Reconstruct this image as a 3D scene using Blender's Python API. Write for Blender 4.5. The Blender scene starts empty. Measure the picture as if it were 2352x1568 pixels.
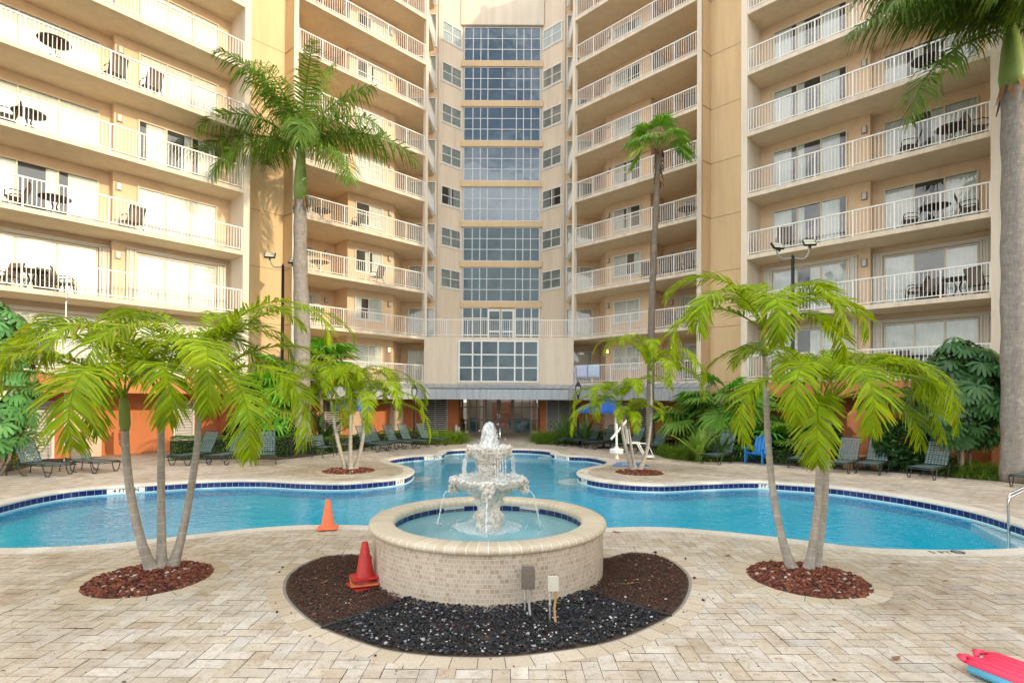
import bpy, bmesh, math, random
import numpy as np
from mathutils import Vector, Matrix, geometry
R = math.radians
rnd = random.Random(7)
S = bpy.context.scene
COL = S.collection

# ------------------------------------------------------------------ camera
F, HCAM = 1240.0, 2.3
PITCH, ROLL, SHIFT = R(0.55), 0.0055, 0.0506
cam = bpy.data.cameras.new('camera')
camo = bpy.data.objects.new('camera', cam)
COL.objects.link(camo)
S.camera = camo
cam.sensor_width = 36
cam.lens = F / 2352 * 36
cam.shift_y = SHIFT
cam.clip_end = 2000
CAMR = Matrix.Rotation(R(90) + PITCH, 4, 'X') @ Matrix.Rotation(ROLL, 4, 'Z')
camo.matrix_world = Matrix.Translation((0, 0, HCAM)) @ CAMR
ROT3 = CAMR.to_3x3()
CY0 = 784 + SHIFT * 2352

def ray(px, py):
    return ROT3 @ Vector(((px - 1176) / F, -(py - CY0) / F, -1.0))

def G(px, py, z=0.0):
    """the point of the level z that the photograph shows at (px, py)"""
    d = ray(px, py)
    t = (z - HCAM) / d.z
    return Vector((d.x * t, d.y * t, z))

def AT(px, py, Y):
    """the point at distance Y that the photograph shows at (px, py)"""
    d = ray(px, py)
    t = Y / d.y
    return Vector((d.x * t, Y, HCAM + d.z * t))

# ------------------------------------------------------------------ mesh builder
class MB:
    def __init__(s):
        s.v, s.f, s.m, s.t, s.uv = [], [], [], [], {}
        s.mi, s.tint = 0, (1, 1, 1)
    def add(s, vs, fs, tint=None):
        o = len(s.v)
        s.v.extend([tuple(p) for p in vs])
        tt = tint or s.tint
        for f in fs:
            s.f.append([o + i for i in f]); s.m.append(s.mi); s.t.append(tt)
    def quad(s, a, b, c, d, tint=None):
        s.add((a, b, c, d), ((0, 1, 2, 3),), tint)
    def tri(s, a, b, c, tint=None):
        s.add((a, b, c), ((0, 1, 2),), tint)
    def hexa(s, p):
        s.add(p, ((0, 3, 2, 1), (4, 5, 6, 7), (0, 1, 5, 4), (1, 2, 6, 5), (2, 3, 7, 6), (3, 0, 4, 7)))
    def box(s, x0, x1, y0, y1, z0, z1, M=None):
        p = [Vector(q) for q in ((x0, y0, z0), (x1, y0, z0), (x1, y1, z0), (x0, y1, z0), (x0, y0, z1), (x1, y0, z1), (x1, y1, z1), (x0, y1, z1))]
        if M is not None: p = [M @ q for q in p]
        s.hexa(p)
    def prism(s, poly, z0, z1, M=None):
        n = len(poly)
        p = [Vector((q[0], q[1], z0)) for q in poly] + [Vector((q[0], q[1], z1)) for q in poly]
        if M is not None: p = [M @ q for q in p]
        o = len(s.v)
        s.add(p, [tuple(range(n - 1, -1, -1)), tuple(range(n, 2 * n))] + [(i, (i + 1) % n, n + (i + 1) % n, n + i) for i in range(n)])
    def tube(s, pts, r, n=6, closed=False, caps=True):
        pts = [Vector(p) for p in pts]
        k = len(pts)
        rr = r if isinstance(r, (list, tuple)) else [r] * k
        rings, up = [], None
        for i, p in enumerate(pts):
            if closed: d = pts[(i + 1) % k] - pts[i - 1]
            else: d = pts[min(i + 1, k - 1)] - pts[max(i - 1, 0)]
            if d.length < 1e-9: d = Vector((0, 0, 1))
            d.normalize()
            if up is None:
                up = Vector((0, 0, 1)) if abs(d.z) < .9 else Vector((1, 0, 0))
            a = d.cross(up)
            if a.length < 1e-4: a = d.cross(Vector((0, 1, 0)))
            a.normalize(); b = a.cross(d).normalized(); up = b
            rings.append([p + (a * math.cos(2 * math.pi * j / n) + b * math.sin(2 * math.pi * j / n)) * rr[i] for j in range(n)])
        vs = [q for ring in rings for q in ring]
        fs = []
        for i in range(k if closed else k - 1):
            i2 = (i + 1) % k
            for j in range(n):
                j2 = (j + 1) % n
                fs.append((i * n + j, i * n + j2, i2 * n + j2, i2 * n + j))
        if caps and not closed:
            fs.append(tuple(range(n - 1, -1, -1))); fs.append(tuple((k - 1) * n + j for j in range(n)))
        s.add(vs, fs)
    def lathe(s, prof, n=48, c=(0, 0), fr=None, uvscale=None, seg=None):
        """prof: (r, z) list; fr(angle, i) -> (dr, dz) for flutes; seg: (a0, a1) range"""
        o = len(s.v); fo = len(s.f)
        k = len(prof)
        vs = []
        a0, a1 = seg if seg else (0, 2 * math.pi)
        nn = n + 1
        for i, (r, z) in enumerate(prof):
            for j in range(nn):
                a = a0 + (a1 - a0) * j / n
                dr, dz = fr(a, i) if fr else (0, 0)
                vs.append((c[0] + (r + dr) * math.cos(a), c[1] + (r + dr) * math.sin(a), z + dz))
        fs = [(i * nn + j, i * nn + j + 1, (i + 1) * nn + j + 1, (i + 1) * nn + j) for i in range(k - 1) for j in range(n)]
        s.add(vs, fs)
        if uvscale:
            L = [0]
            for i in range(1, k): L.append(L[-1] + math.hypot(prof[i][0] - prof[i - 1][0], prof[i][1] - prof[i - 1][1]))
            q = 0
            for i in range(k - 1):
                for j in range(n):
                    A0, A1 = (a1 - a0) * j / n * uvscale, (a1 - a0) * (j + 1) / n * uvscale
                    s.uv[fo + q] = ((A0, L[i]), (A1, L[i]), (A1, L[i + 1]), (A0, L[i + 1])); q += 1
    def mesh(s, name, mats, smooth=False, recalc=True, toward=None):
        me = bpy.data.meshes.new(name)
        me.from_pydata(s.v, [], s.f)
        if not isinstance(mats, (list, tuple)): mats = [mats]
        for m in mats: me.materials.append(M[m])
        if len(mats) > 1: me.polygons.foreach_set('material_index', s.m)
        if any(t != (1, 1, 1) for t in s.t) or any(q in LEAFY for q in mats):
            at = me.attributes.new('tint', 'FLOAT_COLOR', 'FACE')
            at.data.foreach_set('color', np.array([c for t in s.t for c in (t[0], t[1], t[2], 1)], dtype=np.float32))
        if s.uv:
            ul = me.uv_layers.new(name='UVMap')
            for p in me.polygons:
                u = s.uv.get(p.index)
                if u:
                    for li, c in zip(p.loop_indices, u): ul.data[li].uv = c
        if recalc and len(s.f) < 60000:
            bm = bmesh.new(); bm.from_mesh(me)
            bmesh.ops.recalc_face_normals(bm, faces=bm.faces)
            bm.to_mesh(me); bm.free()
        if toward is not None:
            for p in me.polygons:
                if p.normal.dot(toward) < 0: p.flip()
        if smooth: me.polygons.foreach_set('use_smooth', [True] * len(me.polygons))
        me.update()
        return me
    def build(s, name, mats, parent=None, smooth=False, recalc=True, loc=None, toward=None):
        return link(name, s.mesh(name, mats, smooth, recalc, toward), parent, loc)

def link(name, me, parent=None, loc=None):
    o = bpy.data.objects.new(name, me); COL.objects.link(o)
    if parent is not None: o.parent = parent
    if loc is not None: o.location = loc
    return o

def tag(o, label=None, cat=None, group=None, kind=None):
    if label: o['label'] = label
    if cat: o['category'] = cat
    if group: o['group'] = group
    if kind: o['kind'] = kind
    return o

def thing(name, label, cat, loc=(0, 0, 0), rz=0, group=None):
    o = bpy.data.objects.new(name, None); COL.objects.link(o)
    o.location = loc; o.rotation_euler = (0, 0, rz)
    o.empty_display_size = .2
    return tag(o, label, cat, group)

def dup(o, parent=None):
    c = o.copy(); COL.objects.link(c)
    if parent is not None: c.parent = parent
    for ch in list(o.children): dup(ch, c)
    return c

# ------------------------------------------------------------------ materials
M = {}
LEAFY = set()
class NT:
    def __init__(s, name):
        m = bpy.data.materials.new(name); m.use_nodes = True
        s.m, s.t = m, m.node_tree; s.t.nodes.clear()
        s.out = s.n('ShaderNodeOutputMaterial'); M[name] = m
    def n(s, typ, ins=None, **kw):
        nd = s.t.nodes.new(typ)
        for k, v in kw.items(): setattr(nd, k, v)
        for k, v in (ins or {}).items():
            if hasattr(v, 'is_output'): s.t.links.new(v, nd.inputs[k])
            else: nd.inputs[k].default_value = v
        return nd
    def ramp(s, fac, stops):
        r = s.n('ShaderNodeValToRGB', {0: fac})
        e = r.color_ramp.elements
        while len(e) < len(stops): e.new(.5)
        for q, (p, c) in zip(e, stops):
            q.position = p; q.color = (c[0], c[1], c[2], 1) if hasattr(c, '__len__') else (c, c, c, 1)
        return r.outputs[0]
    def mix(s, typ, fac, a, b):
        x = s.n('ShaderNodeMix', data_type='RGBA', blend_type=typ)
        for i, v in ((0, fac), (6, a), (7, b)):
            if hasattr(v, 'is_output'): s.t.links.new(v, x.inputs[i])
            else: x.inputs[i].default_value = (v if i == 0 else (v[0], v[1], v[2], 1))
        return x.outputs[2]
    def noise(s, scale, det=4, rough=.55, vec=None, out=0, dist=0):
        x = s.n('ShaderNodeTexNoise', {'Scale': scale, 'Detail': det, 'Roughness': rough, 'Distortion': dist})
        if vec is not None: s.t.links.new(vec, x.inputs['Vector'])
        return x.outputs[out]
    def pos(s):
        return s.n('ShaderNodeNewGeometry').outputs['Position']
    def obj(s):
        return s.n('ShaderNodeTexCoord').outputs['Object']
    def bump(s, h, strength=.3, dist=.01):
        return s.n('ShaderNodeBump', {'Strength': strength, 'Distance': dist, 'Height': h}).outputs[0]
    def pbr(s, col, rough=.6, metal=0, normal=None, spec=.5, **kw):
        b = s.n('ShaderNodeBsdfPrincipled')
        def put(k, v):
            if hasattr(v, 'is_output'): s.t.links.new(v, b.inputs[k])
            elif k == 'Base Color' or hasattr(v, '__len__'): b.inputs[k].default_value = (v[0], v[1], v[2], 1)
            else: b.inputs[k].default_value = v
        put('Base Color', col); put('Roughness', rough); put('Metallic', metal); put('Specular IOR Level', spec)
        for k, v in kw.items(): put(k.replace('_', ' '), v)
        if normal is not None: s.t.links.new(normal, b.inputs['Normal'])
        return b.outputs[0]
    def end(s, sh):
        s.t.links.new(sh, s.out.inputs[0]); return s.m

def simple(name, col, rough=.5, metal=0, var=.12, scale=6, bump=0, bscale=60, spec=.5):
    t = NT(name)
    p = t.obj()
    n = t.noise(scale, 4, vec=p)
    c = t.mix('MIX', n, [x * (1 - var) for x in col], [min(1, x * (1 + var)) for x in col])
    nm = t.bump(t.noise(bscale, 3, vec=p), bump, .01) if bump else None
    return t.end(t.pbr(c, rough, metal, nm, spec))

def stucco(name, col, dirt=.25):
    t = NT(name)
    p = t.pos()
    big = t.noise(.35, 5, .6, p)
    mp = t.n('ShaderNodeMapping', {'Vector': p, 'Scale': (1.3, 1.3, .12)}).outputs[0]
    streak = t.ramp(t.noise(1.6, 5, .65, mp), [(.42, 1), (.75, 1 - dirt * .6)])
    fine = t.noise(26, 3, .7, p)
    c = t.mix('MIX', big, [x * .92 for x in col], [min(1, x * 1.06) for x in col])
    c = t.mix('MULTIPLY', .6, c, streak)
    c = t.mix('MULTIPLY', .5, c, t.ramp(fine, [(.3, .86), (.7, 1)]))
    h = t.noise(38, 4, .75, p)
    return t.end(t.pbr(c, .88, 0, t.bump(h, .5, .02), .2))

stucco('cream_stucco', (.78, .70, .585), .5)
stucco('slab_stucco', (.77, .68, .555), .8)
stucco('soffit_stucco', (.82, .655, .45), .35)
stucco('tan_stucco', (.77, .58, .35), .45)
stucco('room_stucco', (.80, .615, .425))
stucco('tower_stucco', (.77, .665, .535), .45)
stucco('band_stucco', (.74, .56, .35))
stucco('orange_stucco', (.60, .225, .098), .35)
simple('white_paint', (.80, .80, .78), .4, var=.04)
simple('frame_white', (.78, .79, .78), .35, var=.03)
simple('frame_beige', (.66, .58, .44), .4, var=.04)
simple('frame_grey', (.60, .64, .66), .4, var=.03)
simple('bronze_frame', (.20, .18, .155), .4, .3)
simple('beige_door', (.62, .47, .36), .5)
simple('louver_metal', (.50, .50, .50), .5, .2)
simple('slat_shade_backing', (.02, .02, .022), .9)
simple('unlit_backing', (.045, .05, .052), .8, var=.5, scale=1.2)  # window backing; the unlit interior's darkness is put into this colour
simple('black_plastic', (.014, .014, .016), .4)
simple('dark_green_metal', (.018, .032, .03), .4, .0, bump=.05)
simple('green_strap', (.10, .165, .17), .45, var=.25, scale=3)
simple('brown_metal', (.035, .022, .016), .4, .2)
simple('sling_grey', (.20, .17, .15), .8, var=.15, scale=90)
simple('light_cushion', (.55, .56, .60), .9)
simple('steel', (.62, .63, .64), .18, 1)
simple('black_metal', (.018, .02, .024), .45, .3)
simple('grey_box_metal', (.21, .185, .16), .42, .6, var=.35, scale=14)
simple('pale_box', (.56, .56, .47), .5, var=.12, scale=8)
simple('conduit_grey', (.36, .37, .36), .5, .2, var=.3, scale=20)
simple('rusty_pipe', (.46, .28, .10), .6, .2, var=.5, scale=18)
simple('blue_canvas', (.012, .10, .46), .75, var=.1)
simple('blue_poly', (.01, .21, .62), .4, var=.06)
simple('towel_lilac', (.52, .56, .78), .95, var=.05, bump=.4, bscale=150)
simple('towel_blue', (.50, .62, .78), .95, var=.05, bump=.4, bscale=150)
simple('orange_cone', (.82, .20, .085), .6, var=.16, scale=9)
simple('red_cone', (.42, .018, .015), .5, var=.3, scale=9)
simple('cone_base', (.55, .14, .06), .5, var=.3, scale=12)
simple('cone_dirt', (.05, .03, .03), .8)
simple('raft_pink', (.80, .045, .12), .32, var=.05)
simple('raft_blue', (.10, .42, .66), .35, var=.05)
simple('curtain', (.66, .69, .67), .95, var=.12, scale=1.2)
simple('curtain_sheer', (.36, .42, .44), .95, var=.15, scale=2)
simple('curtain_dim', (.60, .60, .56), .95, var=.08, scale=2)
simple('shutter_paint', (.62, .60, .54), .5, var=.05)
simple('soil', (.06, .042, .03), .95, var=.4, scale=20, bump=.5)
simple('wood', (.42, .25, .12), .6, var=.2)
simple('edging_black', (.015, .015, .017), .5)
simple('leaf_litter', (.24, .13, .05), .8, var=.4, scale=30)
simple('interior_blue', (.02, .16, .32), .5, var=.4, scale=5)
simple('sign_white', (.75, .75, .73), .6)
simple('text_black', (.015, .015, .015), .5)
simple('text_blue', (.02, .12, .35), .5)
simple('shade_caster_wall', (.60, .45, .30), .9)

t = NT('canopy_metal'); p = t.pos()
mp = t.n('ShaderNodeMapping', {'Vector': p, 'Scale': (2.2, 2.2, .3)}).outputs[0]
c = t.ramp(t.noise(2.5, 4, .6, mp), [(.3, (.30, .345, .39)), (.6, (.42, .46, .50)), (.8, (.50, .52, .54))])
t.end(t.pbr(c, .45, .25))

t = NT('lamp_opal'); t.end(t.pbr((.52, .52, .50), .3, Emission_Color=(1, .86, .62), Emission_Strength=.02))
t = NT('lamp_warm'); t.end(t.pbr((.8, .7, .55), .3, Emission_Color=(1, .68, .36), Emission_Strength=1.6))
t = NT('led_face'); t.end(t.pbr((.62, .64, .50), .3))

def glass(name, tint, gloss_col, f0=.06, rough=.02, bump=.0):
    t = NT(name)
    nm = None
    lw = t.n('ShaderNodeFresnel', {'IOR': 1.5})
    tr = t.n('ShaderNodeBsdfTransparent', {'Color': (*tint, 1)})
    gl = t.n('ShaderNodeBsdfGlossy', {'Color': (*gloss_col, 1), 'Roughness': rough})
    if bump:
        b = t.bump(t.noise(.8, 2, vec=t.pos()), bump, .05); t.t.links.new(b, gl.inputs['Normal'])
    fac = t.n('ShaderNodeMath', {0: lw.outputs[0], 1: f0}, operation='ADD').outputs[0]
    mx = t.n('ShaderNodeMixShader', {0: fac, 1: tr.outputs[0], 2: gl.outputs[0]})
    return t.end(mx.outputs[0])
glass('pane_glass', (.92, .95, .94), (1, 1, 1), .05, .01, .25)
glass('tower_glass', (.66, .73, .77), (.85, .92, 1), .07, .015, .3)
glass('tower_glass_low', (.62, .70, .72), (.8, .92, .95), .0, .015, .3)  # lower storeys: same glass, weaker mirror standing for duller reflections
glass('lobby_glass', (.75, .75, .70), (1, 1, 1), .04)
glass('lamp_glass', (.9, .92, .92), (1, 1, 1), .05)

# water of the pool: clear, wavy
def water(name, tint, wscale, wstr, gl=1.0, f0=.0):
    t = NT(name)
    p = t.n('ShaderNodeMapping', {'Vector': t.pos(), 'Scale': (.75, 1.5, 1)}).outputs[0]
    h = t.mix('ADD', .5, t.noise(wscale, 3, .55, p, dist=.6), t.noise(wscale * 3.7, 2, .5, p, dist=.4))
    nm = t.bump(h, wstr, .1)
    fr = t.n('ShaderNodeFresnel', {'IOR': 1.34, 'Normal': nm}).outputs[0]
    tr = t.n('ShaderNodeBsdfTransparent', {'Color': (*tint, 1)})
    g = t.n('ShaderNodeBsdfGlossy', {'Color': (gl, gl, gl, 1), 'Roughness': .012, 'Normal': nm})
    fac = t.n('ShaderNodeMath', {0: fr, 1: f0}, operation='ADD', use_clamp=True).outputs[0]
    mx = t.n('ShaderNodeMixShader', {0: fac, 1: tr.outputs[0], 2: g.outputs[0]})
    return t.end(mx.outputs[0])
water('pool_water', (.93, 1, 1), 2.4, .19, 1, .05)
water('basin_water', (.86, .97, .98), 7.0, .05, .9, -.01)

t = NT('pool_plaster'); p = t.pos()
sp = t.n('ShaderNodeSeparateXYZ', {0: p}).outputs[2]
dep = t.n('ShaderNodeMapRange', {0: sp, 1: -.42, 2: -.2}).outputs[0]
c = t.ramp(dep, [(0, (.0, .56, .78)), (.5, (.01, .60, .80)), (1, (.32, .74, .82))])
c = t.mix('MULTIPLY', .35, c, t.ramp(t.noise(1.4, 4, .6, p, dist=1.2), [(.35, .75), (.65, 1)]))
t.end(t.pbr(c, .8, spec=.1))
simple('kerb_concrete', (.26, .24, .21), .9, var=.3, scale=10, bump=.4)
simple('lobby_panel', (.30, .31, .28), .7, var=.5, scale=.9)
t = NT('lobby_fill_glow'); t.end(t.pbr((.8, .8, .8), .3, Emission_Color=(1, .93, .80), Emission_Strength=1.3))
simple('basin_plaster', (.42, .70, .76), .8, var=.15, scale=3)
simple('step_plaster', (.62, .74, .78), .8, var=.05)

# brick-like tilings on UV
def tile_uv(name, c1, c2, c3, mortar, bw, bh, off, msize, rough=.5, bump=.3, dark=None):
    t = NT(name)
    uv = t.n('ShaderNodeUVMap').outputs[0]
    br = t.n('ShaderNodeTexBrick', {'Vector': uv, 'Color1': (0, 0, 0, 1), 'Color2': (1, 1, 1, 1), 'Mortar': (.5, .5, .5, 1), 'Scale': 1, 'Mortar Size': msize, 'Mortar Smooth': .1, 'Bias': 0, 'Brick Width': bw, 'Row Height': bh})
    br.offset = off; br.squash = 1
    c = t.ramp(br.outputs[0], [(0, c1), (.45, c2), (.8, c2), (1, c3)])
    pp = t.pos()
    c = t.mix('MULTIPLY', .7, c, t.ramp(t.noise(35, 4, .7, pp), [(.3, .72), (.62, 1)]))
    c = t.mix('MULTIPLY', .5, c, t.ramp(t.noise(1.2, 4, .6, pp), [(.35, .75), (.65, 1)]))
    c = t.mix('MIX', br.outputs['Fac'], c, mortar)
    h = t.mix('SUBTRACT', 1, t.noise(60, 3, .6, pp), br.outputs['Fac'])
    return t.end(t.pbr(c, rough, 0, t.bump(h, bump, .006), .4))
tile_uv('mosaic_stone', (.46, .36, .26), (.57, .48, .38), (.65, .57, .47), (.66, .62, .55), .052, .052, .5, .0022, .55)
tile_uv('rim_stone', (.57, .49, .36), (.62, .54, .41), (.66, .59, .46), (.74, .72, .66), .115, .6, 0, .004, .42)
tile_uv('blue_tile', (.008, .016, .115), (.012, .026, .155), (.02, .04, .21), (.55, .60, .66), .155, .4, 0, .0028, .12, .15)
tile_uv('coping_stone', (.66, .62, .55), (.73, .69, .62), (.78, .75, .69), (.55, .52, .47), .31, .9, 0, .004, .6)
tile_uv('edging_stone', (.52, .43, .31), (.62, .54, .43), (.68, .62, .54), (.10, .085, .07), .23, .9, 0, .004, .6)

# pavers: colour per stone from the face attribute, travertine pits
t = NT('paver_stone'); p = t.pos()
at = t.n('ShaderNodeAttribute', attribute_name='tint').outputs[0]
v1 = t.noise(3.2, 5, .65, p); v2 = t.noise(14, 4, .7, p)
c = t.mix('MULTIPLY', .75, at, t.ramp(v1, [(.28, (.68, .60, .50)), (.55, (1, 1, 1)), (.8, (1, .97, .90))]))
c = t.mix('MULTIPLY', .7, c, t.ramp(v2, [(.30, (.62, .52, .40)), (.50, (1, 1, 1))]))
c = t.mix('MULTIPLY', .65, c, t.ramp(t.noise(.55, 6, .62, p, dist=.5), [(.34, (.70, .64, .56)), (.52, (1, 1, 1)), (.75, (1, 1, 1))]))
mp = t.n('ShaderNodeMapping', {'Vector': p, 'Scale': (1, .5, 1)}).outputs[0]
pit = t.ramp(t.noise(70, 3, .7, mp), [(.60, 0), (.68, 1)])
zone = t.ramp(t.noise(4.5, 3, .6, p), [(.45, 0), (.62, 1)])
pf = t.mix('MULTIPLY', 1, pit, zone)
c = t.mix('MIX', pf, c, (.22, .13, .06))
h = t.mix('SUBTRACT', 1, v2, pf)
t.end(t.pbr(c, .62, 0, t.bump(h, .25, .006), .35))
simple('paver_joint', (.085, .065, .05), .95, var=.4, scale=8)

# aged statue stone of the fountain
t = NT('aged_stone'); p = t.obj()
a = t.noise(7, 6, .7, p); b = t.noise(34, 4, .7, p)
c = t.ramp(a, [(.22, (.17, .16, .14)), (.40, (.50, .48, .42)), (.58, (.76, .74, .69)), (.8, (.56, .48, .33))])
c = t.mix('MULTIPLY', .8, c, t.ramp(b, [(.36, (.22, .21, .19)), (.48, (1, 1, 1))]))
t.end(t.pbr(c, .85, 0, t.bump(t.mix('ADD', .6, a, b), .7, .015), .25))

t = NT('splash_water')
g = t.n('ShaderNodeBsdfGlossy', {'Color': (1, 1, 1, 1), 'Roughness': .08})
d = t.n('ShaderNodeBsdfDiffuse', {'Color': (.88, .93, .95, 1)})
tr = t.n('ShaderNodeBsdfTransparent', {'Color': (.95, .98, 1, 1)})
nz = t.ramp(t.noise(55, 3, .7, t.obj()), [(.35, .15), (.65, .75)])
m1 = t.n('ShaderNodeMixShader', {0: .3, 1: d.outputs[0], 2: g.outputs[0]})
m2 = t.n('ShaderNodeMixShader', {0: nz, 1: tr.outputs[0], 2: m1.outputs[0]})
t.end(m2.outputs[0])

def leaf(name, col, trans=.35, rough=.35, var=.35, sp=.3):
    LEAFY.add(name)
    t = NT(name)
    at = t.n('ShaderNodeAttribute', attribute_name='tint').outputs[0]
    n = t.noise(2.5, 2, vec=t.pos())
    c = t.mix('MIX', n, [x * (1 - var) for x in col], [min(1, x * (1 + var)) for x in col])
    c = t.mix('MULTIPLY', 1, c, at)
    pb = t.pbr(c, rough, 0, None, sp)
    tl = t.n('ShaderNodeBsdfTranslucent')
    t.t.links.new(t.mix('MULTIPLY', 1, c, (1.35, 1.25, .3)), tl.inputs[0])
    mx = t.n('ShaderNodeMixShader', {0: trans, 1: pb, 2: tl.outputs[0]})
    return t.end(mx.outputs[0])
leaf('lime_frond', (.235, .36, .009), .40, .42, .38, sp=.16)
leaf('royal_frond', (.12, .25, .03), .32, .38)
leaf('fan_frond', (.085, .20, .035), .32, .4)
leaf('schefflera_leaf', (.042, .115, .035), .16, .22)
leaf('hedge_leaf', (.11, .24, .035), .25, .3)
leaf('liriope_blade', (.17, .30, .04), .35, .35)
leaf('shrub_leaf', (.03, .09, .025), .2, .25)
leaf('broad_blade', (.10, .20, .05), .25, .35)
leaf('dry_leaf', (.35, .22, .09), .2, .6)
leaf('crownshaft_green', (.20, .29, .07), .05, .4, .2)
leaf('crownshaft_lime', (.20, .27, .06), .05, .35, .2)

def bark(name, c1, c2, ring, rs, vert=False):
    t = NT(name)
    p = t.obj()
    n = t.noise(4, 5, .65, p)
    c = t.mix('MIX', n, c1, c2)
    sep = t.n('ShaderNodeSeparateXYZ', {0: p}).outputs[2]
    w = t.n('ShaderNodeMath', {0: sep, 1: rs}, operation='MULTIPLY').outputs[0]
    w = t.n('ShaderNodeMath', {0: w, 1: t.n('ShaderNodeMath', {0: t.noise(1.5, 2, vec=p), 1: 2.6}, operation='MULTIPLY').outputs[0]}, operation='ADD').outputs[0]
    w = t.n('ShaderNodeMath', {0: w}, operation='FRACT').outputs[0]
    c = t.mix('MIX', t.ramp(w, [(0, .75), (.05, .5), (.10, 0)]), c, ring)
    mp = t.n('ShaderNodeMapping', {'Vector': p, 'Scale': (9, 9, 1.1)}).outputs[0]
    c = t.mix('MULTIPLY', .7, c, t.ramp(t.noise(3, 5, .7, mp), [(.3, .55), (.6, 1)]))
    lich = t.ramp(t.noise(9, 4, .7, p), [(.56, 0), (.7, 1)])
    c = t.mix('MIX', t.n('ShaderNodeMath', {0: lich, 1: .45}, operation='MULTIPLY').outputs[0], c, (.50, .50, .46))
    h = t.noise(30, 4, .7, p)
    return t.end(t.pbr(c, .85, 0, t.bump(h, .5, .02), .2))
bark('lime_palm_bark', (.24, .205, .16), (.54, .51, .46), (.60, .58, .53), 7.5)
bark('royal_bark', (.17, .15, .135), (.40, .375, .34), (.19, .165, .145), 5.5)
bark('fan_palm_bark', (.14, .11, .09), (.30, .26, .22), (.15, .11, .08), 9)
simple('fibre_brown', (.28, .15, .07), .9, var=.5, scale=30, bump=.8, bscale=40)

def rocks(name, stops):
    t = NT(name)
    at = t.n('ShaderNodeAttribute', attribute_name='tint').outputs[0]
    c = t.ramp(at, stops)
    n = t.noise(60, 4, .7, t.pos())
    c = t.mix('MULTIPLY', .7, c, t.ramp(n, [(.3, .5), (.65, 1)]))
    return t.end(t.pbr(c, .75, 0, t.bump(n, .5, .004), .3))
rocks('lava_rock', [(0, (.07, .022, .017)), (.35, (.16, .045, .03)), (.7, (.26, .075, .045)), (.93, (.30, .11, .06)), (.975, (.5, .42, .36)), (1, (.6, .55, .5))])
rocks('brown_chip', [(0, (.035, .018, .012)), (.5, (.085, .04, .027)), (.85, (.13, .06, .04)), (.975, (.17, .06, .035)), (.992, (.34, .12, .07)), (1, (.6, .55, .5))])
rocks('black_gravel', [(0, (.008, .010, .013)), (.55, (.025, .030, .037)), (.90, (.05, .056, .065)), (.93, (.12, .045, .035)), (.965, (.28, .30, .33)), (1, (.62, .62, .62))])

# ------------------------------------------------------------------ light
AZ, EL = R(36), R(15.5)
SUN = Vector((math.cos(AZ) * math.cos(EL), -math.sin(AZ) * math.cos(EL), math.sin(EL)))
sl = bpy.data.lights.new('sun', 'SUN'); sl.energy = 2.0; sl.angle = R(.6); sl.color = (.90, .70, .46)
so = bpy.data.objects.new('sun', sl); COL.objects.link(so)
so.rotation_euler = SUN.to_track_quat('Z', 'Y').to_euler()
CLOUD_FILL = 12.5  # brightness of unseen clouds added to lift the shaded court
W = bpy.data.worlds.new('World'); S.world = W; W.use_nodes = True
wt = W.node_tree; wt.nodes.clear()
sk = wt.nodes.new('ShaderNodeTexSky'); sk.sky_type = 'NISHITA'; sk.sun_disc = False
sk.sun_elevation = EL; sk.sun_rotation = math.atan2(SUN.x, SUN.y)
sk.air_density = 1.0; sk.dust_density = 2.2; sk.ozone_density = 1.0
bg = wt.nodes.new('ShaderNodeBackground'); bg.inputs[1].default_value = .15
wo = wt.nodes.new('ShaderNodeOutputWorld')
tc = wt.nodes.new('ShaderNodeTexCoord'); mpn = wt.nodes.new('ShaderNodeMapping'); mpn.inputs['Scale'].default_value = (1, 1, 2.2)
cn = wt.nodes.new('ShaderNodeTexNoise'); cn.inputs['Scale'].default_value = 2.3; cn.inputs['Detail'].default_value = 7; cn.inputs['Roughness'].default_value = .58
cr = wt.nodes.new('ShaderNodeValToRGB'); cr.color_ramp.elements[0].position = .40; cr.color_ramp.elements[1].position = .58
cm_ = wt.nodes.new('ShaderNodeMix'); cm_.data_type = 'RGBA'; cm_.inputs[7].default_value = (CLOUD_FILL * 1.0, CLOUD_FILL * .985, CLOUD_FILL * .95, 1)
wt.links.new(tc.outputs['Generated'], mpn.inputs[0]); wt.links.new(mpn.outputs[0], cn.inputs[0]); wt.links.new(cn.outputs[0], cr.inputs[0])
wt.links.new(cr.outputs[0], cm_.inputs[0]); wt.links.new(sk.outputs[0], cm_.inputs[6])
wt.links.new(cm_.outputs[2], bg.inputs[0]); wt.links.new(bg.outputs[0], wo.inputs[0])
S.view_settings.view_transform = 'Standard'; S.view_settings.look = 'None'
S.view_settings.exposure = .74; S.view_settings.gamma = 1
S.cycles.max_bounces = 8; S.cycles.diffuse_bounces = 4; S.cycles.transparent_max_bounces = 12
S.cycles.use_denoising = True
S.cycles.sample_clamp_indirect = 6
# ================================================================== the hotel
XA = -.75                                            # symmetry axis of the courtyard
FH, Z0, ST = 2.617, 3.02, .17                         # storey, lowest slab underside, slab thickness
NF = 9
TOP = Z0 + FH * 10 - .1
ZF = lambda k: Z0 + FH * k + ST
def mir(x): return 2 * XA - x

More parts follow.
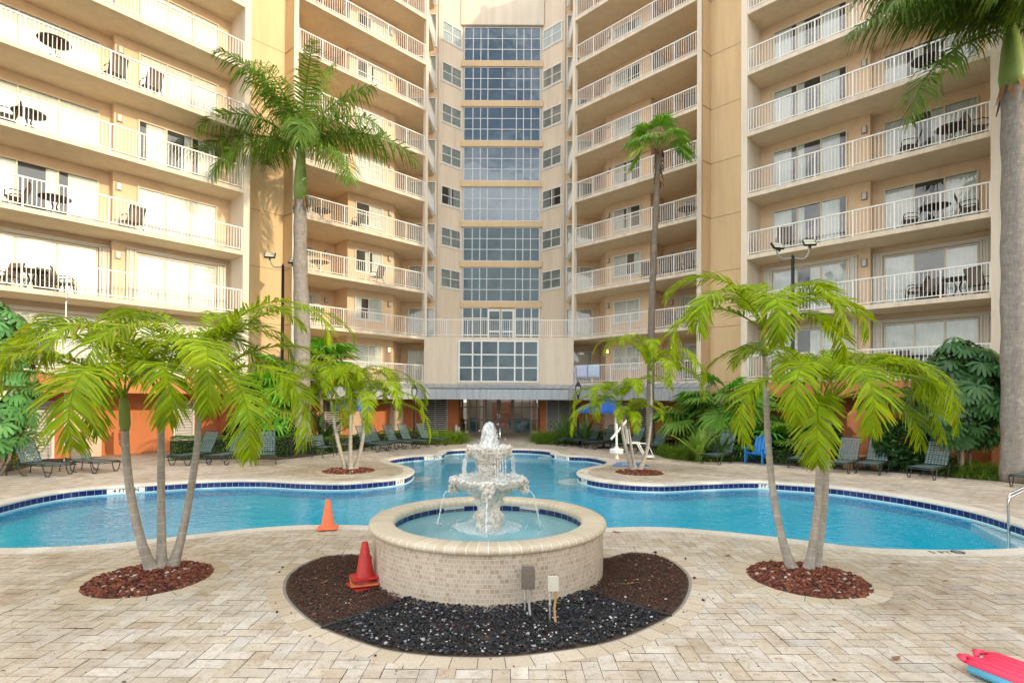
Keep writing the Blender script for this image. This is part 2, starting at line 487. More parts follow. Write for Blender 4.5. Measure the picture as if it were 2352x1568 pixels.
class WF:
    def __init__(s, p, u, d):
        s.p, s.u, s.d = Vector(p), Vector(u).normalized(), Vector(d).normalized()
        s.M = Matrix(((s.u.x, s.d.x, 0, s.p.x), (s.u.y, s.d.y, 0, s.p.y), (0, 0, 1, 0), (0, 0, 0, 1)))
    def at(s, u, d, z=0): return s.M @ Vector((u, d, z))
    def us(s, px, d, py=700):
        """u where the photograph's column px meets the vertical plane at depth d"""
        r = ray(px, py); r = Vector((r.x, r.y)); o = s.p + s.d * d
        # o + u*t = r*k
        det = s.u.x * -r.y + r.x * s.u.y
        return (-o.x * -r.y + r.x * -o.y) / det

RW = WF((9.96, 22.88), (1, -1), (1, 1))
LW = WF((-11.34, 22.62), (-.655, -.756), (-.756, .655))
RA = WF((3.52, 30.76), (1, -1), (1, 1))
LA = WF((mir(3.52), 30.72), (-1, -1), (-1, 1))
simple('groove_shade_tan', (.40, .25, .12), .9)

hotel = thing('hotel_building', 'ten storey peach apartment hotel with white railed balconies wrapped round the pool court', 'building')

def rail_mesh(runs, post=1.22, name='railing'):
    """runs: list of (p, q) points in the plan at floor level z=0"""
    m = MB()
    for p, q in runs:
        p, q = Vector(p), Vector(q); L = (q - p).length; e = (q - p) / L; nn = Vector((-e.y, e.x))
        X = Matrix(((e.x, nn.x, 0, p.x), (e.y, nn.y, 0, p.y), (0, 0, 1, 0), (0, 0, 0, 1)))
        m.box(0, L, -.028, .028, .955, 1.0, X)
        m.box(0, L, -.018, .018, .07, .10, X)
        npost = max(1, round(L / post)); dl = L / npost
        for i in range(npost + 1):
            x = min(max(i * dl, .025), L - .025)
            m.box(x - .024, x + .024, -.024, .024, 0, .957, X)
            if i < npost:
                nb = max(1, round(dl / .118)); db = dl / nb
                for j in range(1, nb):
                    xx = i * dl + j * db
                    m.box(xx - .0095, xx + .0095, -.0095, .0095, .098, .957, X)
    return m.mesh(name, 'white_paint')

def place_rail(runs, ks, label=None):
    me = rail_mesh(runs)
    for k in ks:
        o = link('railing', me, hotel, (0, 0, ZF(k)))

def curtain_mb(m, X, u0, u1, d, z0, z1, seed, a=.013, wl=.17):
    r = random.Random(seed)
    n = max(4, int((u1 - u0) / wl * 4)); pts = []
    ph = r.random() * 6
    for i in range(n + 1):
        t = i / n
        pts.append((u0 + (u1 - u0) * t, d + a * math.sin(t * (u1 - u0) / wl * 6.283 + ph + .8 * math.sin(t * 9 + ph)) + .3 * a * math.sin(t * 40)))
    o = [X @ Vector((p[0], p[1], z)) for p in pts for z in (z0, z1)]
    m.add(o, [(2 * i, 2 * i + 2, 2 * i + 3, 2 * i + 1) for i in range(n)])

def opening(fr, u0, u1, d, z0, z1, cells, ks, name='window', sash=None, covers=None, trim=0, open_frac=None, fw=.05, mat='frame_white', gl='pane_glass', back='unlit_backing', cmat='curtain', label=None):
    """a framed opening laid on the wall at depth d, repeated on the storeys ks
    cells: list of u fractions for the mullions; sash: z fractions of the transoms"""
    X = fr.M if isinstance(fr, WF) else fr
    fm = MB()
    L = u1 - u0
    us = [u0 + L * c for c in cells]; zs = [z0 + (z1 - z0) * c for c in (sash or [])]
    fm.box(u0 - fw, u0, d - .075, d + .02, z0 - fw, z1 + fw, X); fm.box(u1, u1 + fw, d - .075, d + .02, z0 - fw, z1 + fw, X)
    fm.box(u0, u1, d - .075, d + .02, z1, z1 + fw, X); fm.box(u0, u1, d - .075, d + .02, z0 - fw, z0, X)
    for u in us: fm.box(u - fw * .5, u + fw * .5, d - .07, d + .02, z0, z1, X)
    for z in zs: fm.box(u0, u1, d - .066, d - .03, z - fw * .45, z + fw * .45, X)
    if trim:
        fm.box(u0 - fw - .10, u1 + fw + .10, d - .05, d + .02, z0 - fw - .07, z0 - fw, X)
    fme = fm.mesh(name, mat)
    pm = MB(); pm.quad(*[X @ Vector(q) for q in ((u0, d - .05, z0), (u1, d - .05, z0), (u1, d - .05, z1), (u0, d - .05, z1))])
    outw = (X.to_3x3() @ Vector((0, -1, 0)))
    pme = pm.mesh('pane', gl, recalc=False, toward=outw)
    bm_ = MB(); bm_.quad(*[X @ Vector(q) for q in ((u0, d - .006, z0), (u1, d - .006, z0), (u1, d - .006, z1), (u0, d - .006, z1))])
    bme = bm_.mesh('window_backing', back, recalc=False)  # flat coloured sheet laid on the wall, no room behind it
    variants = []
    for s_ in range(5):
        cm = MB(); r = random.Random(s_ * 31 + int(u0 * 100) + 5)
        edges = [u0] + us + [u1]
        style = s_ if covers is None else covers[s_ % len(covers)]
        for i in range(len(edges) - 1):
            a, b = edges[i], edges[i + 1]
            if style == 0: curtain_mb(cm, X, a, b, d - .024, z0, z1 - .02, r.random())
            elif style == 1: curtain_mb(cm, X, a, a + (b - a) * (.75 if i != 1 else .3), d - .024, z0, z1 - .02, r.random())
            elif style == 2: curtain_mb(cm, X, a + (b - a) * (.0 if i != 1 else .55), b, d - .024, z0, z1 - .02, r.random())
            elif style == 3:
                if i != 1 or len(edges) == 2: curtain_mb(cm, X, a, b, d - .024, z0, z1 - .02, r.random())
            elif style == 4: curtain_mb(cm, X, a, b, d - .024, z0 if i % 2 else z0 + (z1 - z0) * .0, z1 - .02, r.random())
        variants.append(cm.mesh('curtain', cmat, recalc=False))
    r = random.Random(int(abs(u0) * 997) + len(ks))
    for k in ks:
        lz = (0, 0, ZF(k))
        o = link(name, fme, hotel, lz)
        if label: o['label'] = label
        link('pane', pme, o); link('window_backing', bme, o)
        link('curtain', variants[r.choice((0, 0, 1, 2, 3, 4))], o)

def wall_lamp(fr, u, d, ks, warm=(0,), h=1.72):
    X = fr.M if isinstance(fr, WF) else fr
    m = MB(); m.box(u - .10, u + .10, d - .05, d + .01, h, h + .30, X)
    me = m.mesh('wall_lamp', 'bronze_frame')
    m2 = MB(); m2.box(u - .062, u + .062, d - .10, d - .045, h + .03, h + .27, X)
    a, b = m2.mesh('lamp_shade', 'lamp_opal'), m2.mesh('lamp_shade', 'lamp_warm')
    for k in ks:
        o = link('wall_lamp', me, hotel, (0, 0, ZF(k)))
        link('lamp_shade', b if k in warm else a, o)

def shutter(fr, u0, u1, d, z0, z1, ks):
    X = fr.M; m = MB(); n = 4
    for i in range(n):
        a = u0 + (u1 - u0) * i / n; b = u0 + (u1 - u0) * (i + 1) / n
        m.box(a + .004, b - .004, d - .16 + .03 * (i % 2), d + .01, z0, z1, X)
    me = m.mesh('shutter', 'shutter_paint')
    for k in ks: link('shutter', me, hotel, (0, 0, ZF(k)))

def header(fr, u0, u1, d, z, ks):
    m = MB(); m.box(u0, u1, d - .13, d + .01, z, z + .07, fr.M); m.box(u0 + .02, u1 - .02, d - .09, d + .01, z - .06, z, fr.M)
    me = m.mesh('shutter_track', 'shutter_paint')
    for k in ks: link('shutter_track', me, hotel, (0, 0, ZF(k)))

# ---------------------------------------------------------------- the two outer wings
def wing(fr, L, px_jog, doors, d1, d2, lamp_px):
    uj = fr.us(px_jog, d1)
    ks = range(NF + 1)
    # inner and outer fins, cream above and orange at the foot
    m = MB()
    m.box(-.25, 0, -.03, 3.2, 3.0, TOP + 1, fr.M); m.box(L, L + .29, -.03, 3.2, 3.0, TOP + 1, fr.M)
    m.build('wall', 'cream_stucco', hotel)
    m = MB()
    m.box(-.24, 0, -.02, 3.2, 0, 3.0, fr.M); m.box(L, L + .28, -.02, 3.2, 0, 3.0, fr.M)
    m.box(.0, L, -.02, .22, 2.42, 3.0, fr.M)
    m.box(-.24, L + .28, 2.4, 3.0, 0, 3.0, fr.M)
    m.build('ground_floor_wall', 'orange_stucco', hotel)
    m = MB()
    m.prism([(-.2, d1), (uj, d1), (uj, d2), (L + .2, d2), (L + .2, 11), (-.2, 11)], 3.05, TOP + .6, fr.M)
    m.build('back_wall', 'room_stucco', hotel)
    sm = MB(); sm.prism([(0, 0), (L, 0), (L, d2 + .05), (0, d2 + .05)], .0, ST, fr.M)
    sm.prism([(0, .014), (L, .014), (L, d2 + .02), (0, d2 + .02)], -.004, .0, fr.M)
    sm.m[6:] = [1] * (len(sm.m) - 6)
    me = sm.mesh('balcony_slab', ['slab_stucco', 'soffit_stucco'])
    for k in range(11): link('balcony_slab', me, hotel, (0, 0, Z0 + FH * k))
    place_rail([(fr.at(.0, .06).xy, fr.at(L, .06).xy)], ks)
    (a0, a1), (b0, b1) = doors
    hi = [k for k in ks if k > 1]; lo = [0, 1]
    for (p0, p1, d) in ((a0, a1, d1), (b0, b1, d2)):
        u0, u1 = sorted((fr.us(p0, d), fr.us(p1, d)))
        opening(fr, u0, u1, d, .06, 2.02, (.34, .67), ks, 'sliding_door', mat='frame_beige')
        shutter(fr, u0 - .40, u0 - .07, d, .03, 2.14, lo); shutter(fr, u1 + .07, u1 + .40, d, .03, 2.14, lo)
        header(fr, u0 - .4, u1 + .4, d, 2.16, lo)
    wall_lamp(fr, fr.us(lamp_px, d1), d1, ks, ())
    return uj

RWL, LWL = 7.76, 9.2
RWJ = wing(RW, RWL, 1999, ((1779, 1944), (2034, 2245)), 1.46, 1.86, 1986)
LWJ = wing(LW, LWL, 256, ((315, 492), (-72, 219)), 1.46, 1.86, 269)
# the right wing goes on beyond the picture
m = MB()
m.box(8.05, 9.4, 1.0, 11, 0, TOP, RW.M); m.box(9.4, 18.5, .0, 11, 0, TOP, RW.M)
m.build('side_wing_wall', 'tan_stucco', hotel)
m = MB(); m.box(LWL + .29, LWL + 1.6, 1.0, 11, 0, TOP, LW.M); m.box(LWL + 1.6, 22, .0, 11, 0, TOP, LW.M); m.build('side_wing_wall', 'tan_stucco', hotel)

# ---------------------------------------------------------------- the two inner balcony stacks
def stack(fr, side):
    L, d1, d2 = 7.38, 1.73, 3.2
    ks = range(NF + 1)
    m = MB()
    m.box(-.17, .0, -.02, .22, 5.8 if 1 else 3, TOP + .6, fr.M)
    m.box(L, L + .22, -.03, 3.4, 3.0, TOP + .6, fr.M)
    m.build('wall', 'cream_stucco', hotel)
    m = MB()
    m.prism([(-2.02, 1.82), (-.587, 3.25), (.97, d1), (3.85, d1), (3.85, d2), (L + .1, d2), (L + .1, 11), (-2.1, 11)], 3.05, TOP + .3, fr.M)
    m.build('back_wall', 'room_stucco', hotel)
    sm = MB()
    sm.prism([(-.1, 0), (L, 0), (L, d2 + .04), (3.9, d2 + .04), (3.9, d1 + .04), (1.0, d1 + .04), (-.587, 3.3), (-2.0, 1.9)], 0, ST, fr.M)
    nf = len(sm.f)
    sm.prism([(-.02, .014), (L, .014), (L, d2 + .03), (3.88, d2 + .03), (3.88, d1 + .03), (.98, d1 + .03), (-.587, 3.29), (-1.93, 1.88)], -.004, 0, fr.M)
    sm.m[nf:] = [1] * (len(sm.m) - nf)
    me = sm.mesh('balcony_slab', ['slab_stucco', 'soffit_stucco'])
    for k in range(11): link('balcony_slab', me, hotel, (0, 0, Z0 + FH * k))
    place_rail([(fr.at(.02, .06).xy, fr.at(L, .06).xy)], ks)
    place_rail([(fr.at(-.12, .14).xy, fr.at(-1.9, 1.74).xy)], range(2, NF + 1))
    # window of the bay, door of the recess, glass at the back of the inner pocket
    if side > 0: w0, w1 = fr.us(1412, d1), fr.us(1470, d1)
    else: w0, w1 = fr.us(875, d1), fr.us(816, d1)
    opening(fr, w0, w1, d1, .88, 1.98, (.5,), ks, 'window', (.5,), trim=1)
    opening(fr, 5.15, 7.2, d2, .05, 2.0, (.5,), ks, 'sliding_door', cmat='curtain_dim')
    shutter(fr, 4.72, 5.08, d2, .03, 2.1, [0, 1]); header(fr, 4.7, 7.3, d2, 2.1, [0, 1])
    wall_lamp(fr, fr.us(1397 if side > 0 else 893, d1), d1, ks, (0,))
    wall_lamp(fr, 4.35, d2, [0, 1, 2], (0,))
    X = Matrix.Identity(4)
    x0, x1 = (3.35, 4.9) if side > 0 else (mir(4.9), mir(3.35))
    opening(X, x0, x1, 33.44 if side > 0 else 33.40, .05, 2.0, (.5,), ks, 'sliding_door', cmat='curtain_dim', covers=(0, 1, 0, 0, 2))
stack(RA, 1)
stack(LA, -1)

# tan recess walls between stack and wing, with a dark strip for the groove at each storey
def recess(pts, z0=0):
    m = MB(); m.prism(pts, z0, TOP + .3)
    m.mi = 1
    for (p, q) in ((pts[0], pts[1]), (pts[1], pts[2])):
        p, q = Vector(p), Vector(q); e = (q - p).normalized(); nn = Vector((-e.y, e.x))
        c = sum((Vector(t_) for t_ in pts), Vector((0, 0))) / len(pts)
        if nn.dot(c - p) > 0: nn = -nn
        Xm = Matrix(((e.x, nn.x, 0, p.x), (e.y, nn.y, 0, p.y), (0, 0, 1, 0), (0, 0, 0, 1)))
        for k in range(0, 11):
            z = Z0 + FH * k + .1
            m.box(0, (q - p).length, -.02, .006, z - .014, z + .014, Xm)  # raised strip; the groove's shade is put into its darker tan
    m.build('recess_wall', ['tan_stucco', 'groove_shade_tan'], hotel)
recess([(8.93, 25.37), (9.49, 25.83), (11.0, 24.32), (14, 27.3), (11.5, 29.5), (9.4, 27.6)])
recess([(mir(8.93), 25.37), (mir(9.49), 25.83), (-12.55, 24.3), (-15.5, 27.3), (-13, 29.5), (mir(9.4), 27.6)])
# ---------------------------------------------------------------- the centre tower
TY = 35.1
m = MB()
m.prism([(3.22, 33.80), (1.81, TY), (mir(1.81), TY), (mir(3.22), 33.80), (mir(3.22), 40), (3.22, 40)], 3.05, TOP + .2)
m.box(3.1, 5.6, 33.86, 36, 3.05, TOP + .15); m.box(mir(5.6), mir(3.1), 33.86, 36, 3.05, TOP + .15)
m.build('tower_wall', 'tower_stucco', hotel)
# bands between the big windows, and the parapet block on top
bm_ = MB(); bm_.box(mir(1.93), 1.93, TY - .16, TY + .05, -.20, .17)
bme = bm_.mesh('floor_band', 'band_stucco')
for k in range(2, 9): link('floor_band', bme, hotel, (0, 0, ZF(k) - .02))
m = MB(); m.prism([(mir(1.95), TY - .22), (1.95, TY - .22), (1.75, TY + .1), (mir(1.75), TY + .1)], ZF(8) + 2.46, TOP + 1.2)
m.build('tower_parapet', 'cream_stucco', hotel)

I4 = Matrix.Identity(4)
VC = (.145, .27, .395, .605, .73, .855)
simple('tower_sky_backing', (.27, .325, .37), .9, var=.6, scale=.6)  # backing behind tower glass; the sky's reflection is put into its grey-blue
opening(I4, -3.20, 1.70, TY, .22, 2.34, (.113, .214, .309, .5, .691, .786, .887), range(4, 9), 'tower_window', (.34, .67), gl='tower_glass', back='tower_sky_backing', covers=(9, 9, 9), fw=.055, mat='frame_grey')
opening(I4, -3.20, 1.70, TY, .22, 2.34, (.113, .214, .309, .5, .691, .786, .887), range(2, 4), 'tower_window', (.34, .67), gl='tower_glass_low', back='tower_sky_backing', covers=(9, 9, 9), fw=.055, mat='frame_grey')
opening(I4, -3.20, -1.62, TY, .04, 2.34, (.38, .72), [1], 'tower_window', (.25, .72), gl='tower_glass_low', back='tower_sky_backing', covers=(9,), fw=.07)
opening(I4, .22, 1.70, TY, .04, 2.34, (.34, .68), [1], 'tower_window', (.25, .72), gl='tower_glass_low', back='tower_sky_backing', covers=(9,), fw=.07)
for a in (-1.50, -.66):
    opening(I4, a, a + .66, TY - .03, .1, 2.15, (), [1], 'french_door', (.36,), gl='tower_glass_low', back='tower_sky_backing', covers=(9,), fw=.12)
# side windows on the angled walls
e = Vector((1.41, -1.30)).normalized()
XR = Matrix(((e.x, -e.y, 0, 1.81), (e.y, e.x, 0, TY), (0, 0, 1, 0), (0, 0, 0, 1)))
XL = Matrix(((-e.x, e.y, 0, mir(1.81)), (e.y, e.x, 0, TY), (0, 0, 1, 0), (0, 0, 0, 1)))
for X in (XR, XL):
    opening(X, .22, 1.66, .0, .95, 2.02, (.5,), range(2, 9), 'window', (.5,), trim=1, covers=(0, 0, 0, 0, 1), cmat='curtain_sheer')
# lower block with the terrace on it
BY = 30.75
m = MB(); m.box(-5.02, 3.50, BY, 35.0, 3.06, ZF(1) - .02)
m.build('terrace_block', 'tower_stucco', hotel)
opening(I4, -2.98, 1.42, BY, .11, 2.33, (.165, .28, .495, .71, .82), [0], 'lobby_window', (.335, .67), gl='tower_glass_low', back='tower_sky_backing', covers=(9,), fw=.08)
place_rail([((-4.95, BY + .06), (3.44, BY + .06))], [1])
# ground floor of the centre: pillars, louvred vents, glazed entrance
m = MB()
xr, xl = 1.72, mir(1.72)
m.box(xr, 6.4, 32.6, 35.3, 0, 3.04); m.box(mir(6.4), xl, 32.6, 35.3, 0, 3.04); m.box(xl - .1, xr + .1, 35.26, 37, 2.62, 3.04)
m.box(xl - .1, xr + .1, 39.5, 40, 0, 3.04)
m.build('ground_floor_wall', 'orange_stucco', hotel)
def louver(X, u0, u1, d, z0, z1, nx=2, name='louver_vent', pitch=.115):
    m = MB(); t_ = .045
    m.mi = 0
    for i in range(nx + 1):
        u = u0 + (u1 - u0) * i / nx; m.box(u - t_ / 2, u + t_ / 2, d - .10, d + .01, z0, z1, X)
    m.box(u0, u1, d - .10, d + .01, z1, z1 + t_, X); m.box(u0, u1, d - .10, d + .01, z0 - t_, z0, X)
    n = int((z1 - z0) / pitch)
    for i in range(n):
        z = z0 + (i + .5) * (z1 - z0) / n
        p = [Vector(q) for q in ((u0, d - .09, z - .045), (u1, d - .09, z - .045), (u1, d - .03, z + .012), (u0, d - .03, z + .012), (u0, d - .09, z - .03), (u1, d - .09, z - .03), (u1, d - .03, z + .027), (u0, d - .03, z + .027))]
        m.hexa([X @ q for q in p])
    m.mi = 1
    m.box(u0, u1, d - .012, d - .008, z0, z1, X)  # near-black sheet standing for the shade behind the slats
    return m.build(name, ['louver_metal', 'slat_shade_backing'], hotel)
louver(I4, AT(1256, 950, 32.6).x, AT(1309, 950, 32.6).x, 32.6, .22, 2.62)
louver(I4, AT(972.5, 950, 32.6).x, AT(1027, 950, 32.6).x, 32.6, .22, 2.62)
for x in (xr - .02, xl + .02):
    m = MB(); s_ = 1 if x > 0 else -1
    m.box(min(x, x - .08 * s_), max(x, x - .08 * s_), 33.0, 33.22, 1.72, 2.14)
    o = m.build('wall_lamp', 'bronze_frame', hotel)
    m = MB()
    for z in (1.76, 1.96): m.box(min(x - .08 * s_, x - .11 * s_), max(x - .08 * s_, x - .11 * s_), 33.03, 33.19, z, z + .14)
    m.build('lamp_shade', 'lamp_opal', o)
# entrance: two glazed side lights and a double door in bronze frames
def store(u0, u1, cols, rows, name):
    m = MB(); z1 = 2.6; w = .07
    for i in range(cols + 1): x = u0 + (u1 - u0) * i / cols; m.box(x - w / 2, x + w / 2, 35.16, 35.28, 0, z1)
    for r_ in range(rows + 1): z = z1 * r_ / rows; m.box(u0, u1, 35.18, 35.26, max(0, z - w / 2), z + w / 2)
    o = m.build(name, 'bronze_frame', hotel)
    p = MB(); p.quad((u0, 35.22, 0), (u1, 35.22, 0), (u1, 35.22, z1), (u0, 35.22, z1)); p.build('pane', 'lobby_glass', o, recalc=False, toward=Vector((0, -1, 0)))
dxa, dxb = AT(1113, 950, 35.2).x, AT(1178, 950, 35.2).x
store(xl + .02, dxa - .06, 3, 3, 'side_light'); store(dxb + .06, xr - .02, 3, 3, 'side_light')
mid = (dxa + dxb) / 2
for a, b in ((dxa, mid), (mid, dxb)):
    m = MB(); w = .14
    m.box(a, a + w, 35.14, 35.26, 0, 2.5); m.box(b - w, b, 35.14, 35.26, 0, 2.5); m.box(a + w, b - w, 35.14, 35.26, 2.36, 2.5); m.box(a + w, b - w, 35.14, 35.26, 0, .3)
    m.box(a + w, b - w, 35.16, 35.22, 1.08, 1.12)
    o = m.build('entrance_door', 'bronze_frame', hotel)
    p = MB(); p.quad((a + w, 35.2, .3), (b - w, 35.2, .3), (b - w, 35.2, 2.36), (a + w, 35.2, 2.36)); p.build('pane', 'lobby_glass', o, recalc=False, toward=Vector((0, -1, 0)))
    h = MB(); hx = b - w * .5 if a == dxa else a + w * .5
    h.tube([(hx, 35.14, 1.0), (hx, 35.09, 1.02), (hx, 35.09, 1.28), (hx, 35.14, 1.3)], .014); h.build('handle', 'steel', o)
# the dim lobby behind the glass
m = MB(); m.box(xl, xr, 35.6, 39.4, -.01, .005); m.build('lobby_floor', 'beige_door', hotel)
m = MB(); m.box(-3.0, 1.3, 36.6, 36.8, 2.56, 2.6); m.box(-3.0, 1.3, 37.6, 37.8, 2.56, 2.6); m.build('lobby_fill_panel', 'lobby_fill_glow', hotel)  # glowing panels added to brighten the entrance interior
m = MB(); m.quad((xl, 38.4, 0), (-1.4, 38.4, 0), (-1.4, 38.4, 2.6), (xl, 38.4, 2.6)); m.quad((.1, 38.4, 0), (xr, 38.4, 0), (xr, 38.4, 2.6), (.1, 38.4, 2.6)); m.build('lobby_wall', 'lobby_panel', hotel)
m = MB(); m.box(-.2, 1.2, 36.4, 36.9, 0, .95); m.box(-2.9, -2.3, 36.6, 37.0, 0, 1.0); m.build('lobby_counter', 'interior_blue', hotel)
m = MB(); m.box(-2.2, -1.9, 37.6, 37.9, 0, 2.6); m.box(1.2, 1.4, 37.2, 37.4, 0, 2.6); m.build('lobby_column', 'frame_white', hotel)

# metal canopy along the centre and both stacks
def canopy(path):
    n = len(path); P = [Vector(p) for p in path]
    offs = []
    def nrm(a, b):
        e = (b - a).normalized(); q = Vector((e.y, -e.x)); return q
    m = MB(); seam = MB()
    for i in range(n):
        if i == 0: q = nrm(P[0], P[1])
        elif i == n - 1: q = nrm(P[-2], P[-1])
        else:
            a, b = nrm(P[i - 1], P[i]), nrm(P[i], P[i + 1]); q = (a + b); q = q / q.dot(a)
        offs.append(q)
    OUT = 1.0
    for i in range(n - 1):
        a, b, qa, qb = P[i], P[i + 1], offs[i], offs[i + 1]
        a2, b2 = a + qa * OUT, b + qb * OUT
        top = [(a.x, a.y, 3.10), (b.x, b.y, 3.10), (b2.x, b2.y, 2.86), (a2.x, a2.y, 2.86)]
        m.hexa([(p[0], p[1], p[2] - .05) for p in top] + top)
        a3, b3 = a + qa * (OUT - .05), b + qb * (OUT - .05)
        m.hexa([(a3.x, a3.y, 2.24), (b3.x, b3.y, 2.24), (b2.x, b2.y, 2.24), (a2.x, a2.y, 2.24), (a3.x, a3.y, 2.855), (b3.x, b3.y, 2.855), (b2.x, b2.y, 2.855), (a2.x, a2.y, 2.855)])
        L = (b2 - a2).length; k = max(1, round(L / .43))
        for j in range(k + 1):
            t_ = j / k
            w = a.lerp(b, t_); f = a2.lerp(b2, t_); q = (f - w).normalized(); e = (b - a).normalized() * .009
            for (p0, z0, p1, z1) in ((w, 3.10, f, 2.86),):
                seam.hexa([(p0.x - e.x, p0.y - e.y, z0), (p0.x + e.x, p0.y + e.y, z0), (p1.x + e.x, p1.y + e.y, z1), (p1.x - e.x, p1.y - e.y, z1),
                           (p0.x - e.x, p0.y - e.y, z0 + .03), (p0.x + e.x, p0.y + e.y, z0 + .03), (p1.x + e.x, p1.y + e.y, z1 + .03), (p1.x - e.x, p1.y - e.y, z1 + .03)])
            g = f + qa * .0; h = f + nrm(a, b) * .022
            seam.hexa([(f.x - e.x, f.y - e.y, 2.24), (f.x + e.x, f.y + e.y, 2.24), (h.x + e.x, h.y + e.y, 2.24), (h.x - e.x, h.y - e.y, 2.24),
                       (f.x - e.x, f.y - e.y, 2.88), (f.x + e.x, f.y + e.y, 2.88), (h.x + e.x, h.y + e.y, 2.88), (h.x - e.x, h.y - e.y, 2.88)])
    o = m.build('canopy', 'canopy_metal', hotel)
    seam.build('seam', 'conduit_grey', o)
canopy([LA.at(7.3, -.01).xy, (-5.02, BY - .01), (3.50, BY - .01), RA.at(8.3, -.01).xy])
# ground floor under the stacks
for fr, sd in ((LA, -1), (RA, 1)):
    m = MB(); m.box(-.6, 7.6, 1.5, 3.0, 0, 3.04, fr.M); m.box(-2.9, -.6, 2.4, 3.0, 0, 3.04, fr.M)
    m.build('ground_floor_wall', 'orange_stucco', hotel)
for a_, b_, f_ in ((2.9, 3.8, LA), (.4, 1.3, LA), (1.0, 2.6, RA)):
    m = MB(); m.box(a_, b_, 1.44, 1.52, .02, 2.1, f_.M); m.build('service_door', 'beige_door', hotel)
louver(LA.M, 4.3, 5.2, 1.5, .3, 2.1, 1); louver(RA.M, 3.3, 4.3, 1.5, .3, 2.1, 1)
# louvred doors and cabinets at the foot of the left wing
def white_door(px0, px1):
    u0, u1 = sorted((LW.us(px0, 2.4, 950), LW.us(px1, 2.4, 950)))
    m = MB(); m.box(u0 - .08, u1 + .08, 2.3, 2.42, .02, 2.12, LW.M); o = m.build('service_door', 'frame_white', hotel)
    louver(LW.M, u0, u1, 2.32, .12, 2.0, 1)
white_door(402, 440); white_door(62, 118)
m = MB(); u0, u1 = sorted((LW.us(196, 2.0, 1000), LW.us(232, 2.0, 1000))); m.box(u0, u1, 1.9, 2.42, .02, 1.0, LW.M); m.box(u0 - .05, u1 + .05, 1.86, 2.42, 1.0, 1.06, LW.M); m.build('cabinet', 'beige_door', hotel)
m = MB(); u0, u1 = sorted((LW.us(150, 2.3, 1000), LW.us(200, 2.3, 1000))); m.box(u0, u1, 2.36, 2.42, .9, 2.3, LW.M); m.build('alcove_panel', 'room_stucco', hotel)

# towels over the lowest railing of the right stack (things of their own)
for px0, px1, mt, w_ in ((1324, 1348.5, 'towel_lilac', 'lilac'), (1350, 1376, 'towel_blue', 'pale blue')):
    u0, u1 = RA.us(px0, 0, 850), RA.us(px1, 0, 850)
    m = MB(); z = ZF(0); n = 10; rows = [(.10, .45), (.105, .9), (.09, 1.0), (.06, 1.012), (.03, 1.0), (.01, .92), (.0, .7), (.004, .45), (-.004, .30)]
    vs = [RA.at(u0 + (u1 - u0) * i / n, dd + .012 * math.sin(i * 1.9 + q) * (abs(1 - zz) ** .5), z + zz) for q, (dd, zz) in enumerate(rows) for i in range(n + 1)]
    m.add(vs, [(q * (n + 1) + i, q * (n + 1) + i + 1, (q + 1) * (n + 1) + i + 1, (q + 1) * (n + 1) + i) for q in range(len(rows) - 1) for i in range(n)])
    o = m.build('towel', mt, smooth=True)
    sd = o.modifiers.new('thick', 'SOLIDIFY'); sd.thickness = .012
    tag(o, '%s towel over the white balcony rail above the canopy, %s' % (w_, 'beside the wall edge' if w_ == 'lilac' else 'next to the lilac one'), 'towel', 'towels on the railing')
# ================================================================== ground, pool, paving
def smooth_loop(pts, step=.14, closed=True):
    out = []; n = len(pts)
    for i in range(n if closed else n - 1):
        p0, p1, p2, p3 = (pts[(i - 1) % n], pts[i], pts[(i + 1) % n], pts[(i + 2) % n]) if closed else (pts[max(i - 1, 0)], pts[i], pts[i + 1], pts[min(i + 2, n - 1)])
        k = max(1, int((p2 - p1).length / step))
        d1 = max((p1 - p0).length, 1e-3) ** .5; d2 = max((p2 - p1).length, 1e-3) ** .5; d3 = max((p3 - p2).length, 1e-3) ** .5
        m1 = (p2 - p1) if (p1 - p0).length < 1e-3 else ((p1 - p0) / d1 - (p2 - p0) / (d1 + d2) + (p2 - p1) / d2) * d2
        m2 = (p2 - p1) if (p3 - p2).length < 1e-3 else ((p2 - p1) / d2 - (p3 - p1) / (d2 + d3) + (p3 - p2) / d3) * d2
        for j in range(k):
            t = j / k
            out.append((2 * t ** 3 - 3 * t * t + 1) * p1 + (t ** 3 - 2 * t * t + t) * m1 + (-2 * t ** 3 + 3 * t * t) * p2 + (t ** 3 - t * t) * m2)
    if not closed: out.append(pts[-1])
    return out

def resample(pts, step, closed=True):
    P = pts + ([pts[0]] if closed else [])
    out = [P[0]]; acc = 0
    for a, b in zip(P, P[1:]):
        L = (b - a).length
        while acc + L >= step:
            t = (step - acc) / L; a = a.lerp(b, t); out.append(a); L = (b - a).length; acc = 0
        acc += L
    return out

def normals(pts):
    n = len(pts); A = sum(pts[i].x * pts[(i + 1) % n].y - pts[(i + 1) % n].x * pts[i].y for i in range(n))
    s = 1 if A > 0 else -1
    out = []
    for i in range(n):
        e = (pts[(i + 1) % n] - pts[i - 1]).normalized()
        out.append(Vector((e.y, -e.x)) * s)
    return out

